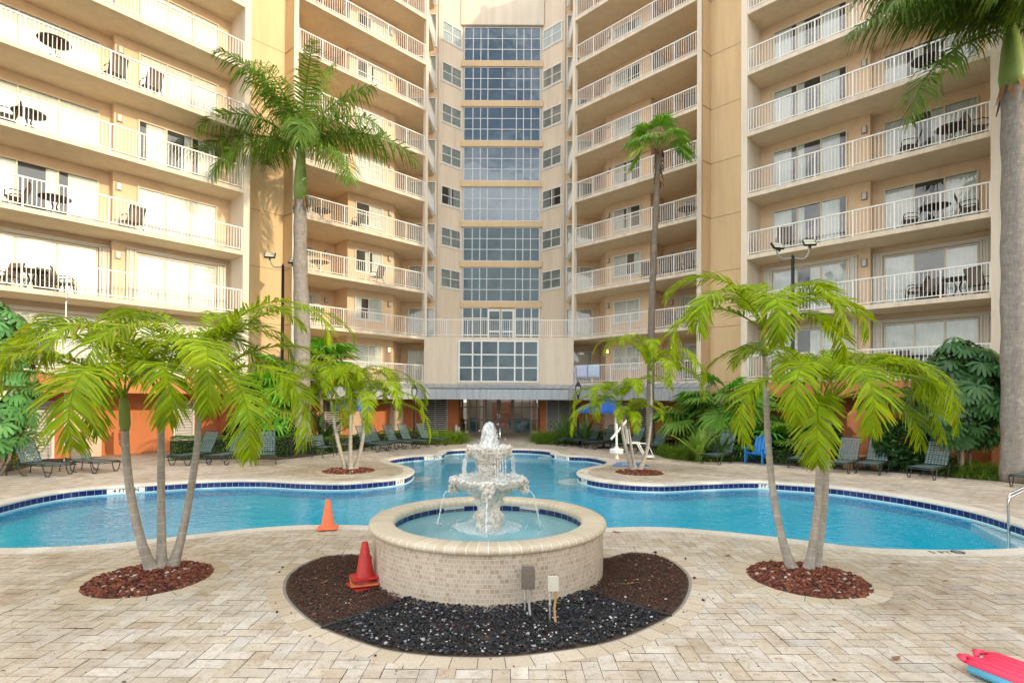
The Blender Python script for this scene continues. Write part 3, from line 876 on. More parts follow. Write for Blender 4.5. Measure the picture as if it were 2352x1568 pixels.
far = [(-75, 1178), (0, 1159), (85, 1139), (175, 1125), (315, 1114.5), (475, 1105), (588, 1103), (700, 1108), (788, 1109.7), (863, 1104.5), (920, 1098), (943, 1089.5), (949, 1081), (938, 1073), (913, 1066.5), (892, 1060.5), (900, 1054), (950, 1047.3), (1005, 1044.2), (1021, 1040), (1024, 1035.5), (1045, 1033), (1090, 1031.6), (1146, 1031), (1205, 1031.8), (1245, 1034), (1264, 1036.5), (1268, 1041.5), (1301, 1046.5), (1351, 1049), (1386, 1055.5), (1397, 1061.5), (1384, 1067.8), (1352, 1074), (1332, 1080), (1327, 1087), (1337, 1094.5), (1363, 1101.5), (1401, 1107), (1458, 1112), (1526, 1113.5), (1626, 1109), (1738, 1106.5), (1786, 1109.8), (1901, 1117.8), (2001, 1130), (2114, 1147.8), (2239, 1174), (2352, 1208.5), (2408, 1228), (2418, 1243), (2392, 1255),
       (2352, 1260), (2314, 1262.5), (2264, 1264.5), (2189, 1265.5), (2089, 1264), (1989, 1259.8), (1889, 1248.5), (1764, 1233.5), (1651, 1222), (1551, 1214), (1476, 1212), (1393, 1214), (1300, 1216), (1146, 1217), (980, 1214), (853, 1209.5), (775, 1207.5), (688, 1208.5), (588, 1215), (437, 1231), (250, 1251), (125, 1258.5), (0, 1261), (-85, 1254), (-125, 1232), (-120, 1202)]
LIP = smooth_loop([G(x, y, -.01).xy for x, y in far])
LIP = resample(LIP, .15)
LN = normals(LIP)
if True:
    # relax the offset directions so that tight tips do not fold
    for _ in range(3): LN = [(LN[i - 1] + LN[i] * 2 + LN[(i + 1) % len(LN)]).normalized() for i in range(len(LN))]

def strip(name, prof, mat, loop, nrm, parent=None, smooth=False):
    """sweep the profile (offset, z) round a closed loop; UV u runs along it"""
    m = MB(); n = len(loop); k = len(prof)
    L = [0]
    for i in range(n): L.append(L[-1] + (loop[(i + 1) % n] - loop[i]).length)
    vs = [((p + q * o).x, (p + q * o).y, z) for p, q in zip(loop, nrm) for o, z in prof]
    V = [0]
    for i in range(1, k): V.append(V[-1] + math.hypot(prof[i][0] - prof[i - 1][0], prof[i][1] - prof[i - 1][1]))
    fs = []
    for i in range(n):
        i2 = (i + 1) % n
        for j in range(k - 1):
            m.uv[len(fs)] = ((L[i], V[j]), (L[i + 1], V[j]), (L[i + 1], V[j + 1]), (L[i], V[j + 1]))
            fs.append((i * k + j, i2 * k + j, i2 * k + j + 1, i * k + j + 1))
    m.add(vs, fs)
    return m.build(name, mat, parent, smooth)

WATER = -.215
pool = thing('swimming_pool', 'free form swimming pool with cream coping, blue waterline tiles and turquoise water', 'pool')
COPW = .30
strip('coping', [(.02, -.055), (-.02, -.055), (-.038, -.042), (-.042, -.02), (-.03, .002), (.0, .014), (.03, .016), (COPW, .016), (COPW, -.02)], 'coping_stone', LIP, LN, pool)
strip('waterline_tiles', [(0, -.185), (0, -.05)], 'blue_tile', LIP, LN, pool)
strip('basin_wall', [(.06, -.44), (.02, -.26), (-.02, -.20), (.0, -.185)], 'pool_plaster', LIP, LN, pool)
strip('waterline_strip', [(-.012, -.24), (-.012, -.186), (.004, -.184)], 'step_plaster', LIP, LN, pool)
def flat(name, outer, holes, z, mat, parent=None, kind=None, label=None):
    polys = [[Vector((p[0], p[1], 0)) for p in outer]] + [[Vector((p[0], p[1], 0)) for p in h] for h in holes]
    tri = geometry.tessellate_polygon(polys)
    vs = [(p.x, p.y, z) for pl in polys for p in pl]
    m = MB(); m.add(vs, tri)
    o = m.build(name, mat, parent, recalc=False)
    me = o.data
    # face up
    for p in me.polygons:
        if p.normal.z < 0: p.flip()
    if kind: tag(o, label, kind=kind)
    return o
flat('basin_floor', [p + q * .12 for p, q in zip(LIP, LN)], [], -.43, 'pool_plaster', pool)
wo_ = flat('pool_water', [p + q * .02 for p, q in zip(LIP, LN)], [], WATER, 'pool_water', None, 'structure', 'clear turquoise pool water with soft ripples')
# rounded underwater steps at the tips of the deck
for px, py, r in ((949, 1081, .52), (1327, 1087, .60), (1024, 1037, .55), (1265, 1037, .55)):
    c = G(px, py)
    m = MB(); m.lathe([(0, WATER - .03), (r, WATER - .03), (r + .03, WATER - .06), (r + .03, -.44)], 40, (c.x, c.y)); m.build('pool_step', 'step_plaster', pool)
# the bench along the right end
lo_ = [i for i, p in enumerate(LIP) if p.x > 6.4 and p.y < 11.5]
pts_ = [LIP[i] for i in lo_]; nn_ = [LN[i] for i in lo_]
m = MB(); k = len(pts_)
w_ = [.42 * math.sin(math.pi * min(1, max(0, i / (k - 1)))) ** .6 for i in range(k)]
vs = [((p - q * w).x, (p - q * w).y, z) for p, q, w in zip(pts_, nn_, w_) for z in (WATER - .05, -.44)] + [((p + q * .02).x, (p + q * .02).y, WATER - .05) for p, q in zip(pts_, nn_)]
fs = [(2 * i, 2 * i + 2, 2 * i + 3, 2 * i + 1) for i in range(k - 1)] + [(2 * i, 2 * k + i, 2 * k + i + 1, 2 * i + 2) for i in range(k - 1)]
m.add(vs, fs); m.build('bench', 'step_plaster', pool)

# planted circles and the fountain bed
CIRC = []
for px, ya, yb, r in ((345, 1291, 1373, .70), (1854, 1289, 1378, .715), (801, 1074, 1089, .80), (1469, 1078, 1092.5, .74)):
    c = (G(px, ya) + G(px, yb)) / 2; CIRC.append((c.x, c.y, r))
bed_px = [(649, 1348), (653, 1368), (663, 1384), (694, 1414), (738, 1443), (813, 1472), (888, 1494), (988, 1507), (1088, 1511), (1176, 1509), (1251, 1501), (1401, 1476), (1501, 1438), (1556, 1406), (1583, 1368), (1588, 1330), (1574, 1308), (1545, 1287), (1513, 1274), (1470, 1267.5), (1438, 1268.5), (1391, 1281), (1300, 1292), (1130, 1295), (950, 1292), (860, 1278), (805, 1272), (748, 1276), (693, 1296), (660, 1320)]
BED = resample(smooth_loop([G(x, y).xy for x, y in bed_px], .08), .09)
BN = normals(BED)

big = [(-300, -300), (300, -300), (300, 300), (-300, 300)]
flat('ground', big, [[(p + q * .06) for p, q in zip(LIP, LN)]], -.006, 'paver_joint', None, 'structure', 'ground under the paving')

def inside(X, Y, poly):
    P = np.array([(p[0], p[1]) for p in poly]); r = np.zeros(X.shape, bool); n = len(P); j = n - 1
    for i in range(n):
        xi, yi, xj, yj = P[i, 0], P[i, 1], P[j, 0], P[j, 1]
        if yi != yj: r ^= ((yi > Y) != (yj > Y)) & (X < (xj - xi) * (Y - yi) / (yj - yi) + xi)
        j = i
    return r
cell = .1535
ix, iy = np.meshgrid(np.arange(-240, 240), np.arange(18, 236)); ix = ix.ravel(); iy = iy.ravel()
s4 = (ix - iy) % 4
h_ = s4 == 0; v_ = s4 == 3
x0 = np.concatenate([ix[h_], ix[v_]]) * cell; y0 = np.concatenate([iy[h_], iy[v_]]) * cell
w = np.concatenate([np.full(h_.sum(), 2 * cell), np.full(v_.sum(), cell)]); hh = np.concatenate([np.full(h_.sum(), cell), np.full(v_.sum(), 2 * cell)])
cx, cy = x0 + w / 2, y0 + hh / 2
ok = np.abs(cx) < cy * 1.12 + 3.0
x0, y0, w, hh, cx, cy = [a[ok] for a in (x0, y0, w, hh, cx, cy)]
# stones that meet the pool, the beds or the circles are cut along them
cutp = np.zeros((len(cx), 2)); cutn = np.zeros((len(cx), 2)); drop = np.zeros(len(cx), bool); cut = np.zeros(len(cx), bool)
def cut_by(loop, nrm, offs):
    global drop
    Lp = np.array([(p.x + q.x * offs, p.y + q.y * offs) for p, q in zip(loop, nrm)]); Nn = np.array([(q.x, q.y) for q in nrm])
    best = np.full(len(cx), 1e9); bi = np.zeros(len(cx), int)
    for i in range(len(Lp)):
        d = (cx - Lp[i, 0]) ** 2 + (cy - Lp[i, 1]) ** 2; k = d < best; best[k] = d[k]; bi[k] = i
    sd = (cx - Lp[bi, 0]) * Nn[bi, 0] + (cy - Lp[bi, 1]) * Nn[bi, 1]
    near = best < .35 ** 2
    drop |= near & (sd < -.19)
    ins = inside(cx, cy, [tuple(p) for p in Lp]); drop |= ins & ~near
    c = near & (sd < .19) & (sd >= -.19); cut[c] = True; cutp[c] = Lp[bi[c]]; cutn[c] = Nn[bi[c]]
cut_by(LIP, LN, .15); cut_by(BED, BN, .10)
for (a, b, r) in CIRC:
    lp = [Vector((a + r * math.cos(t_), b + r * math.sin(t_))) for t_ in np.linspace(0, 2 * math.pi, 60, endpoint=False)]; cut_by(lp, normals(lp), .10)
keep = ~drop; x0, y0, w, hh, cut, cutp, cutn = [a[keep] for a in (x0, y0, w, hh, cut, cutp, cutn)]
n = len(x0); g = .0028
rs = np.random.RandomState(3)
jx = rs.normal(0, .0012, (n, 4, 2))
V = np.zeros((n, 4, 3))
V[:, 0, 0] = x0 + g; V[:, 1, 0] = x0 + w - g; V[:, 2, 0] = x0 + w - g; V[:, 3, 0] = x0 + g
V[:, 0, 1] = y0 + g; V[:, 1, 1] = y0 + g; V[:, 2, 1] = y0 + hh - g; V[:, 3, 1] = y0 + hh - g
V[:, :, :2] += jx
V[:, :, 2] = rs.normal(0, .0007, (n, 1)) + 0.001
pal = np.array([(.66, .575, .455), (.70, .635, .54), (.63, .53, .40), (.66, .60, .52), (.59, .48, .34), (.72, .665, .585), (.53, .42, .28), (.56, .525, .475)])
pick = rs.choice(len(pal), n, p=[.24, .22, .16, .15, .09, .09, .03, .02])
pal = pal.mean(0) * np.array([.955, 1.0, 1.07]) * .91 + (pal - pal.mean(0)) * .55; colr = pal[pick] * rs.normal(1, .04, (n, 1))
faces, cols = [], []; nv = 0; vv = []
for i in range(n):
    q = V[i]
    if cut[i]:
        sdv = (q[:, 0] - cutp[i, 0]) * cutn[i, 0] + (q[:, 1] - cutp[i, 1]) * cutn[i, 1]; out = []
        for j in range(4):
            k = (j + 1) % 4
            if sdv[j] >= 0: out.append(q[j])
            if (sdv[j] >= 0) != (sdv[k] >= 0): out.append(q[j] + (q[k] - q[j]) * sdv[j] / (sdv[j] - sdv[k]))
        if len(out) < 3: continue
        q = out
    vv.extend(q); faces.append(len(q)); cols.append(colr[i])
vv = np.array(vv); n = len(faces); fa = np.array(faces, dtype=np.int32); cols = np.array(cols)
me = bpy.data.meshes.new('pool_deck')
me.vertices.add(len(vv)); me.vertices.foreach_set('co', vv.astype(np.float32).ravel())
me.loops.add(len(vv)); me.loops.foreach_set('vertex_index', np.arange(len(vv), dtype=np.int32))
me.polygons.add(n); me.polygons.foreach_set('loop_start', np.concatenate([[0], np.cumsum(fa)[:-1]]).astype(np.int32))
me.update(calc_edges=True)
at_ = me.attributes.new('tint', 'FLOAT_COLOR', 'FACE')
at_.data.foreach_set('color', np.concatenate([cols, np.ones((n, 1))], 1).astype(np.float32).ravel())
me.materials.append(M['paver_stone']); me.validate()
tag(link('pool_deck', me), 'travertine pavers of the pool deck laid in herringbone', kind='structure')

def ring_edge(name, loop, nrm, wd, mat='edging_stone', label=None):
    o = strip(name, [(0, -.05), (0, .005), (wd, .005), (wd, -.02)], mat, loop, nrm)
    tag(o, label, kind='structure')
for (a, b, r) in CIRC:
    lp = [Vector((a + r * math.cos(t_), b + r * math.sin(t_))) for t_ in np.linspace(0, 2 * math.pi, 60, endpoint=False)]
    ring_edge('paving_edge', lp, normals(lp), .19)
ring_edge('paving_edge', BED, BN, .185)
o = strip('bed_kerb', [(.0, .004), (-.035, -.004), (-.045, -.06)], 'kerb_concrete', BED, BN); tag(o, kind='structure')
flat('bed_soil', BED, [], -.05 + .0, 'soil', None, 'structure', 'soil of the bed round the fountain')
# the flat sheet above cuts nothing: raise the soil a little over the ground sheet
bpy.data.objects['bed_soil'].location.z = .046

ICO = []
def ico():
    t = (1 + 5 ** .5) / 2
    v = np.array([(-1, t, 0), (1, t, 0), (-1, -t, 0), (1, -t, 0), (0, -1, t), (0, 1, t), (0, -1, -t), (0, 1, -t), (t, 0, -1), (t, 0, 1), (-t, 0, -1), (-t, 0, 1)], float)
    v /= np.linalg.norm(v[0])
    f = [(0, 11, 5), (0, 5, 1), (0, 1, 7), (0, 7, 10), (0, 10, 11), (1, 5, 9), (5, 11, 4), (11, 10, 2), (10, 7, 6), (7, 1, 8), (3, 9, 4), (3, 4, 2), (3, 2, 6), (3, 6, 8), (3, 8, 9), (4, 9, 5), (2, 4, 11), (6, 2, 10), (8, 6, 7), (9, 8, 1)]
    return v, np.array(f)
IV, IF = ico()
def scatter(name, xs, ys, zs, size, mat, seed, label, parent=None, flatten=.65, kind='stuff', tints=None):
    rs = np.random.RandomState(seed); n = len(xs)
    sc = size * np.exp(rs.normal(0, .28, (n, 1))) * rs.uniform(.65, 1.35, (n, 3)); 
    V = IV[None] * rs.uniform(.75, 1.2, (n, 12, 1)) * sc[:, None, :]
    q = rs.normal(size=(n, 4)); q /= np.linalg.norm(q, axis=1)[:, None]
    a, b, c, d = q.T
    Rm = np.stack([np.stack([1 - 2 * (c * c + d * d), 2 * (b * c - a * d), 2 * (b * d + a * c)], 1), np.stack([2 * (b * c + a * d), 1 - 2 * (b * b + d * d), 2 * (c * d - a * b)], 1), np.stack([2 * (b * d - a * c), 2 * (c * d + a * b), 1 - 2 * (b * b + c * c)], 1)], 1)
    V = np.einsum('nij,nkj->nki', Rm, V); V[:, :, 2] *= flatten
    V += np.stack([xs, ys, zs], 1)[:, None, :]
    nf = 20 * n
    fi = (IF[None] + 12 * np.arange(n)[:, None, None]).reshape(-1)
    me = bpy.data.meshes.new(name)
    me.vertices.add(12 * n); me.vertices.foreach_set('co', V.astype(np.float32).ravel())
    me.loops.add(3 * nf); me.loops.foreach_set('vertex_index', fi.astype(np.int32))
    me.polygons.add(nf); me.polygons.foreach_set('loop_start', np.arange(0, 3 * nf, 3, dtype=np.int32))
    me.update(calc_edges=True)
    t_ = rs.uniform(0, 1, n) if tints is None else tints
    cl = np.repeat(np.stack([t_, t_, t_, np.ones(n)], 1), 20, axis=0)
    at_ = me.attributes.new('tint', 'FLOAT_COLOR', 'FACE'); at_.data.foreach_set('color', cl.astype(np.float32).ravel())
    me.materials.append(M[mat]); me.validate()
    o = link(name, me, parent); tag(o, label, kind=kind)
    return o

names_ = ['left front palms', 'right front palms', 'palms on the left deck lobe', 'palms on the right deck lobe']
for i, (a, b, r) in enumerate(CIRC):
    rs = np.random.RandomState(i); near = i < 2
    nn = 1900 if near else 900
    rr = r * np.sqrt(rs.uniform(0, 1, nn)); th = rs.uniform(0, 2 * math.pi, nn)
    rr = np.minimum(rr, r - .012)
    zz = .075 * (1 - (rr / r) ** 2) + rs.uniform(-.008, .012, nn)
    m = MB(); m.lathe([(0, .07), (r * .5, .054), (r * .8, .028), (r, .002)], 40, (a, b)); o = m.build('bed_soil', 'soil'); tag(o, kind='structure')
    scatter('lava_rock', a + rr * np.cos(th), b + rr * np.sin(th), zz, .021 if near else .026, 'lava_rock', 20 + i, 'red lava rock round the feet of the ' + names_[i])

# the fountain bed: black gravel in front, brown lava chips at the sides
FC = Vector((-.31, 7.40)); RWALL = 1.544
dl = (G(945, 1378).xy, G(738, 1444).xy); dr = (G(1336, 1365).xy, G(1543, 1416).xy)
def side_of(X, Y, p, q): return (q.x - p.x) * (Y - p.y) - (q.y - p.y) * (X - p.x)
rs = np.random.RandomState(11)
bx = [min(p.x for p in BED), max(p.x for p in BED)]; by = [min(p.y for p in BED), max(p.y for p in BED)]
N = 40000
X = rs.uniform(bx[0], bx[1], N); Y = rs.uniform(by[0], by[1], N)
ok = inside(X, Y, [p - q * .055 for p, q in zip(BED, BN)]) & ((X - FC.x) ** 2 + (Y - FC.y) ** 2 > (RWALL + .005) ** 2)
jit = rs.normal(0, 1, N) ** 3 * .02
front = ok & (side_of(X, Y, dl[0], dl[1]) > jit) & (side_of(X, Y, dr[0], dr[1]) < jit) & (Y < FC.y - .3)
sidem = ok & ~front
print('gravel', front.sum(), sidem.sum(), ok.sum())
f_ = np.where(front)[0][:8500]
# a few stones kicked out over the edge
k_ = rs.randint(0, len(BED), 26); o_ = .02 + np.abs(rs.normal(0, .16, 26))
X[f_[:26]] = [BED[i].x + BN[i].x * o for i, o in zip(k_, o_)]; Y[f_[:26]] = [BED[i].y + BN[i].y * o for i, o in zip(k_, o_)]
dist = np.hypot(X - FC.x, Y - FC.y) - RWALL
scatter('black_gravel', X[f_], Y[f_], .012 + .05 * np.exp(-dist[f_] / .35) + rs.uniform(-.006, .012, len(f_)), .0125, 'black_gravel', 5, 'black gravel flecked with white in front of the fountain')
f_ = np.where(sidem)[0][:11000]
scatter('lava_chips', X[f_], Y[f_], .006 + .03 * np.exp(-dist[f_] / .4) + rs.uniform(-.005, .008, len(f_)), .0095, 'brown_chip', 6, 'dark brown lava chips on both sides of the fountain', flatten=.55)
for j, (p, q) in enumerate((dl, dr)):
    m = MB(); m.tube([(p.x, p.y, .05), ((p.x + q.x) / 2, (p.y + q.y) / 2, .032), (q.x, q.y, .016)], .012, 8)
    tag(m.build('edging_strip', 'edging_black', smooth=True), 'black plastic edging between gravel and brown chips, %s' % ('near the red cones' if j == 0 else 'near the pale junction box'), 'edging', 'edging strips in the fountain bed')

# ================================================================== the fountain
ft = thing('fountain', 'two tier carved stone fountain with lion heads in a round mosaic basin', 'fountain', (FC.x, FC.y, 0))
U = RWALL
m = MB(); m.lathe([(U, -.02), (U, .60)], 96, uvscale=U); m.build('basin_wall', 'mosaic_stone', ft, True)
m = MB(); m.lathe([(1.275, .585), (1.262, .61), (1.262, .645), (1.275, .675), (1.305, .69), (1.53, .69), (1.565, .683), (1.587, .665), (1.594, .64), (1.585, .615), (1.56, .598), (1.53, .592)], 96, uvscale=1.5); m.build('basin_rim', 'rim_stone', ft, True)
m = MB(); m.lathe([(1.29, .50), (1.29, .60)], 96, uvscale=1.29); m.build('tile_band', 'blue_tile', ft, True)
m = MB(); m.lathe([(0, .20), (1.25, .20), (1.30, .26), (1.30, .52)], 64); m.build('basin_floor', 'basin_plaster', ft, True)
m = MB(); m.lathe([(0, .548), (1.29, .548)], 96); m.build('basin_water', 'basin_water', ft, recalc=False, toward=Vector((0, 0, 1)))
# skimmer fittings in the tile band
for a in (R(118), R(62)):
    m = MB(); X = Matrix.Rotation(a, 4, 'Z'); m.box(1.255, 1.30, -.17, .17, .555, .60, X); m.build('skimmer_fitting', 'louver_metal', ft)
def rough(m, amp, seed=1):
    r = random.Random(seed)
    m.v = [(x + r.gauss(0, amp), y + r.gauss(0, amp), z + r.gauss(0, amp)) for x, y, z in m.v]
def flute(nf, amp, lo, hi):
    return lambda a, i: ((amp * abs(math.sin(nf * a / 2)) if lo <= i <= hi else 0), 0)
m = MB(); m.lathe([(.175, .48), (.178, .60), (.162, .615), (.185, .65), (.188, .69), (.165, .735), (.122, .775), (.128, .82), (.155, .86), (.178, .905), (.17, .95)], 64, fr=lambda a, i: ((.022 * math.cos(4 * a) + .01 * math.cos(12 * a)) if 3 <= i <= 9 else 0, 0)); m.build('pedestal', 'aged_stone', ft, True)
def bowl(prof, nf, heads, hr, hz, hs, name, rimi):
    m = MB(); m.lathe(prof, 128, fr=lambda a, i: ((.014 * abs(math.sin(nf * a / 2)) * min(1, i / 3) if i < rimi else 0), (.014 * math.cos(8 * a) if rimi - 2 <= i <= rimi + 1 else 0)))
    # rolled shells along the rim
    k = 28; r0 = prof[rimi][0] - .004; z0 = prof[rimi][1] - .02
    for j in range(k):
        a = 2 * math.pi * (j + .5) / k
        c = np.array((r0 * math.cos(a), r0 * math.sin(a), z0)); s_ = hs * (.16 + .05 * (j % 2))
        m.add([tuple(c + v * s_ * np.array((1, 1, 1.25))) for v in IV], [tuple(f) for f in IF])
    o = m.build(name, 'aged_stone', ft, True)
    for j, a in enumerate(heads):
        m = lion(hs, j)
        M4 = Matrix.Rotation(a, 4, 'Z') @ Matrix.Translation((hr, 0, hz)) @ Matrix.Rotation(R(14), 4, 'Y')
        m.v = [tuple(M4 @ Vector(p)) for p in m.v]
        m.build('lion_head', 'aged_stone', o, True)
    return o
def lion(s, seed):
    """a lion's head looking along +x: mane lumps, brow, cheeks, muzzle, ears"""
    m = MB(); r = random.Random(seed + 5)
    def ball(c, rad, sq=(1, 1, 1)):
        bm = bmesh.new(); bmesh.ops.create_icosphere(bm, subdivisions=2, radius=1)
        m.add([tuple(s * (c[i] + v.co[i] * rad * sq[i]) for i in range(3)) for v in bm.verts], [tuple(v.index for v in f.verts) for f in bm.faces]); bm.free()
    ball((-.15, 0, .15), .55, (.75, .95, 1.15))                     # back of the head
    for k in range(34):                                               # mane curls
        a = r.uniform(0, 6.283); q = r.uniform(.5, .85)
        ball((-.05 + r.uniform(-.2, .28), q * math.cos(a) * .72, .2 + q * math.sin(a) * .82), r.uniform(.11, .19), (1, 1, 1.3))
    for y in (-.22, .22):
        ball((.34, y, -.16), .25, (.9, .85, 1.2))                     # cheeks
        ball((.38, y * .9, .19), .14, (.8, 1.1, .7))                  # brows
        ball((.0, y * 2.3, .62), .15, (.6, .8, 1.1))                  # ears
    ball((.42, 0, .12), .15, (.9, .7, 1.7)); ball((.50, 0, -.22), .20, (1, 1.1, .8)); ball((.44, 0, -.48), .17, (.9, 1, .8)); ball((.54, 0, -.1), .1, (1, 1.3, .7))
    rough(m, .012 * s, seed)
    return m
lower = bowl([(.14, .935), (.19, .95), (.27, 1.0), (.36, 1.06), (.44, 1.135), (.485, 1.20), (.49, 1.222), (.465, 1.222), (.43, 1.19), (.30, 1.14), (0, 1.11)], 26, [R(180), R(-90), R(0), R(90)], .47, 1.08, .148, 'lower_bowl', 6)
m = MB(); m.lathe([(.10, 1.12), (.105, 1.19), (.085, 1.215), (.105, 1.27), (.14, 1.34), (.152, 1.38), (.14, 1.41)], 48, fr=lambda a, i: (.014 * math.cos(6 * a) if 2 <= i <= 5 else 0, 0)); m.build('stem', 'aged_stone', ft, True)
upper = bowl([(.11, 1.40), (.15, 1.415), (.20, 1.46), (.25, 1.53), (.28, 1.60), (.288, 1.635), (.29, 1.645), (.27, 1.648), (.25, 1.63), (.17, 1.60), (0, 1.585)], 18, [R(-158), R(-62), R(18), R(112)], .27, 1.56, .112, 'upper_bowl', 6)
m = MB(); m.lathe([(0, 1.205), (.455, 1.205)], 48); m.build('bowl_water', 'splash_water', ft, recalc=False, toward=Vector((0, 0, 1)))
m = MB(); m.lathe([(0, 1.638), (.262, 1.638)], 48); m.build('bowl_water', 'splash_water', ft, recalc=False, toward=Vector((0, 0, 1)))
# bubbling jet
m = MB(); r = random.Random(4)
prof = [(.135, 1.635), (.125, 1.68), (.105, 1.74), (.095, 1.80), (.088, 1.86), (.07, 1.91), (.045, 1.95), (.0, 1.975)]
m.lathe(prof, 28, fr=lambda a, i: (r.uniform(-.02, .022), r.uniform(-.012, .012)))
for k in range(90):
    a = r.uniform(0, 6.283); z = r.uniform(1.64, 1.97); q = .14 - (z - 1.64) * .3 + abs(r.gauss(0, .05)); s_ = r.uniform(.003, .011)
    m.add([(q * math.cos(a) + v[0] * s_, q * math.sin(a) + v[1] * s_, z + v[2] * s_ * 1.6) for v in IV], [tuple(f) for f in IF])
m.build('water_jet', 'splash_water', ft, True)
def stream(p, v, z1, rad, seed):
    """falling water: a thin wavering tube and drops"""
    r = random.Random(seed); pts = []; rr = []
    g_ = 9.8; t_ = 0
    while True:
        q = Vector((p[0] + v[0] * t_, p[1] + v[1] * t_, p[2] - .5 * g_ * t_ * t_))
        if q.z < z1: break
        pts.append(q + Vector((r.gauss(0, .0022), r.gauss(0, .0022), 0))); rr.append(rad * r.uniform(.35, 1.3)); t_ += .009
    m.tube(pts, rr, 6)
    for k in range(34):
        q = pts[-1] + Vector((r.gauss(0, .05), r.gauss(0, .05), abs(r.gauss(0, .03)))); s_ = r.uniform(.003, .008)
        m.add([tuple(q + Vector(vv) * s_) for vv in IV], [tuple(f) for f in IF])
for j, a in enumerate((R(180), R(-90), R(0), R(90))):
    m = MB(); d = Vector((math.cos(a), math.sin(a))); p = d * .565
    stream((p.x, p.y, 1.03), (d.x * .42, d.y * .42), .55, .012, j); m.build('water_stream', 'splash_water', ft, True)
for j, a in enumerate((R(-158), R(-62), R(18), R(112))):
    m = MB(); d = Vector((math.cos(a), math.sin(a))); nrm_ = Vector((-d.y, d.x))
    for k in (-2, -1, 0, 1, 2):
        p = d * (.33 + .02 * k) + nrm_ * .028 * k; stream((p.x, p.y, 1.50), (d.x * .12, d.y * .12), 1.20, .007, j * 5 + k)
    m.build('water_stream', 'splash_water', ft, True)
m = MB(); r = random.Random(8)
m.lathe([(.19, .556), (.24, .572), (.34, .566), (.46, .552)], 40, fr=lambda a, i: (r.uniform(-.03, .03), r.uniform(-.006, .008)))
for k in range(160):
    a = r.uniform(0, 6.283); q = r.uniform(.2, .62); s_ = r.uniform(.003, .010); z = .555 + abs(r.gauss(0, .02))
    m.add([(q * math.cos(a) + v[0] * s_, q * math.sin(a) + v[1] * s_, z + v[2] * s_) for v in IV], [tuple(f) for f in IF])
m.build('splash', 'splash_water', ft, True)

# electric boxes in front of the basin
def ebox(px, ya, yb, base, Y, wd, dp, mat, label, rusty):
    a, b = AT(px, ya, Y), AT(px, yb, Y); x = a.x; za, zb = b.z, a.z
    t = thing('junction_box', label, 'electrical box', (x, Y, 0), 0)
    m = MB(); m.box(-wd / 2, wd / 2, -dp / 2, dp / 2, za, zb); o = m.build('box', mat, t)
    bv = o.modifiers.new('edge', 'BEVEL'); bv.width = .006; bv.segments = 2
    m = MB(); m.box(-wd / 2 - .004, wd / 2 + .004, -dp / 2 - .006, -dp / 2 + .004, za - .004, zb + .004); m.build('cover', mat, t)
    m = MB(); m.tube([(-.03, 0, za), (-.032, 0, za * .5), (-.03, 0, -.02)], .011, 8); m.tube([(-.03, 0, za * .62), (-.03, 0, za * .5)], .015, 8); m.build('conduit', 'conduit_grey', t, True)
    m = MB(); m.tube([(.028, 0, za), (.03, -.005, za * .8), (.012, -.02, za * .45), (.022, -.05, .03), (.04, -.07, -.01)], .013, 8); m.build('conduit', 'rusty_pipe' if rusty else 'conduit_grey', t, True)
ebox(1213, 1303, 1347, 1402, 5.74, .135, .12, 'grey_box_metal', 'grey metal electrical box on conduits against the mosaic basin wall', False)
ebox(1270.5, 1323, 1354, 1410, 5.56, .10, .055, 'pale_box', 'small pale beige electrical box on a rusty pipe in black gravel', True)
# ================================================================== writing and marks
def text_obj(name, body, size, mat, Mx, extrude=.0015, parent=None):
    c = bpy.data.curves.new(name, 'FONT'); c.body = body; c.size = size; c.extrude = extrude; c.align_x = 'CENTER'; c.align_y = 'CENTER'; c.space_character = 1.1; c.offset = size * .018
    o = bpy.data.objects.new(name, c); COL.objects.link(o)
    bpy.context.view_layer.update()
    me = bpy.data.meshes.new_from_object(o.evaluated_get(bpy.context.evaluated_depsgraph_get()))
    bpy.data.objects.remove(o); bpy.data.curves.remove(c)
    me.materials.clear(); me.materials.append(M[mat])
    o = link(name, me, parent); o.matrix_world = Mx
    return o
def near_loop(p):
    i = min(range(len(LIP)), key=lambda k: (LIP[k] - p).length_squared); return i
def band_sign(px, py, body, wd):
    i = near_loop(G(px, py).xy); p, q = LIP[i], LN[i]
    x = Vector((q.y, -q.x, 0)); n = Vector((-q.x, -q.y, 0))
    if x.cross(Vector((0, 0, 1))).dot(n) < 0: x = -x
    Mx = Matrix(((x.x, 0, n.x, p.x), (x.y, 0, n.y, p.y), (0, 1, 0, -.117), (0, 0, 0, 1)))
    m = MB(); m.box(-wd / 2, wd / 2, -.067, .067, -.03, .012); m.v = [tuple(Mx @ Vector(v)) for v in m.v]
    o = m.build('depth_marker', 'sign_white', pool)
    T = Mx @ Matrix.Translation((0, 0, .0135))
    text_obj('lettering', body, .125, 'text_black', T, parent=o)
band_sign(285, 1123, '4 FT 6 IN', .80); band_sign(925, 1099, '4 FT', .34); band_sign(1000, 1046, '3 FT 3 IN', .80)
band_sign(1280, 1046, '3 FT 3 IN', .80); band_sign(1336, 1096, '4 FT', .34); band_sign(1762, 1109, '4 FT 6 IN', .80)
def deck_text(px, py, body, size, rz, sz=1.0):
    p = G(px, py); return text_obj('lettering', body, size, 'text_black', Matrix.Translation((p.x, p.y, .0175)) @ Matrix.Rotation(rz, 4, 'Z') @ Matrix.Scale(sz, 4, (0, 1, 0)), .0008, pool)
deck_text(2160, 1270.5, '5 FT', .16, R(-2))
p = G(2200, 1270)
m = MB(); ring = [(p.x + .085 * math.cos(a), p.y + .085 * math.sin(a), .018) for a in np.linspace(0, 2 * math.pi, 25)[:-1]]
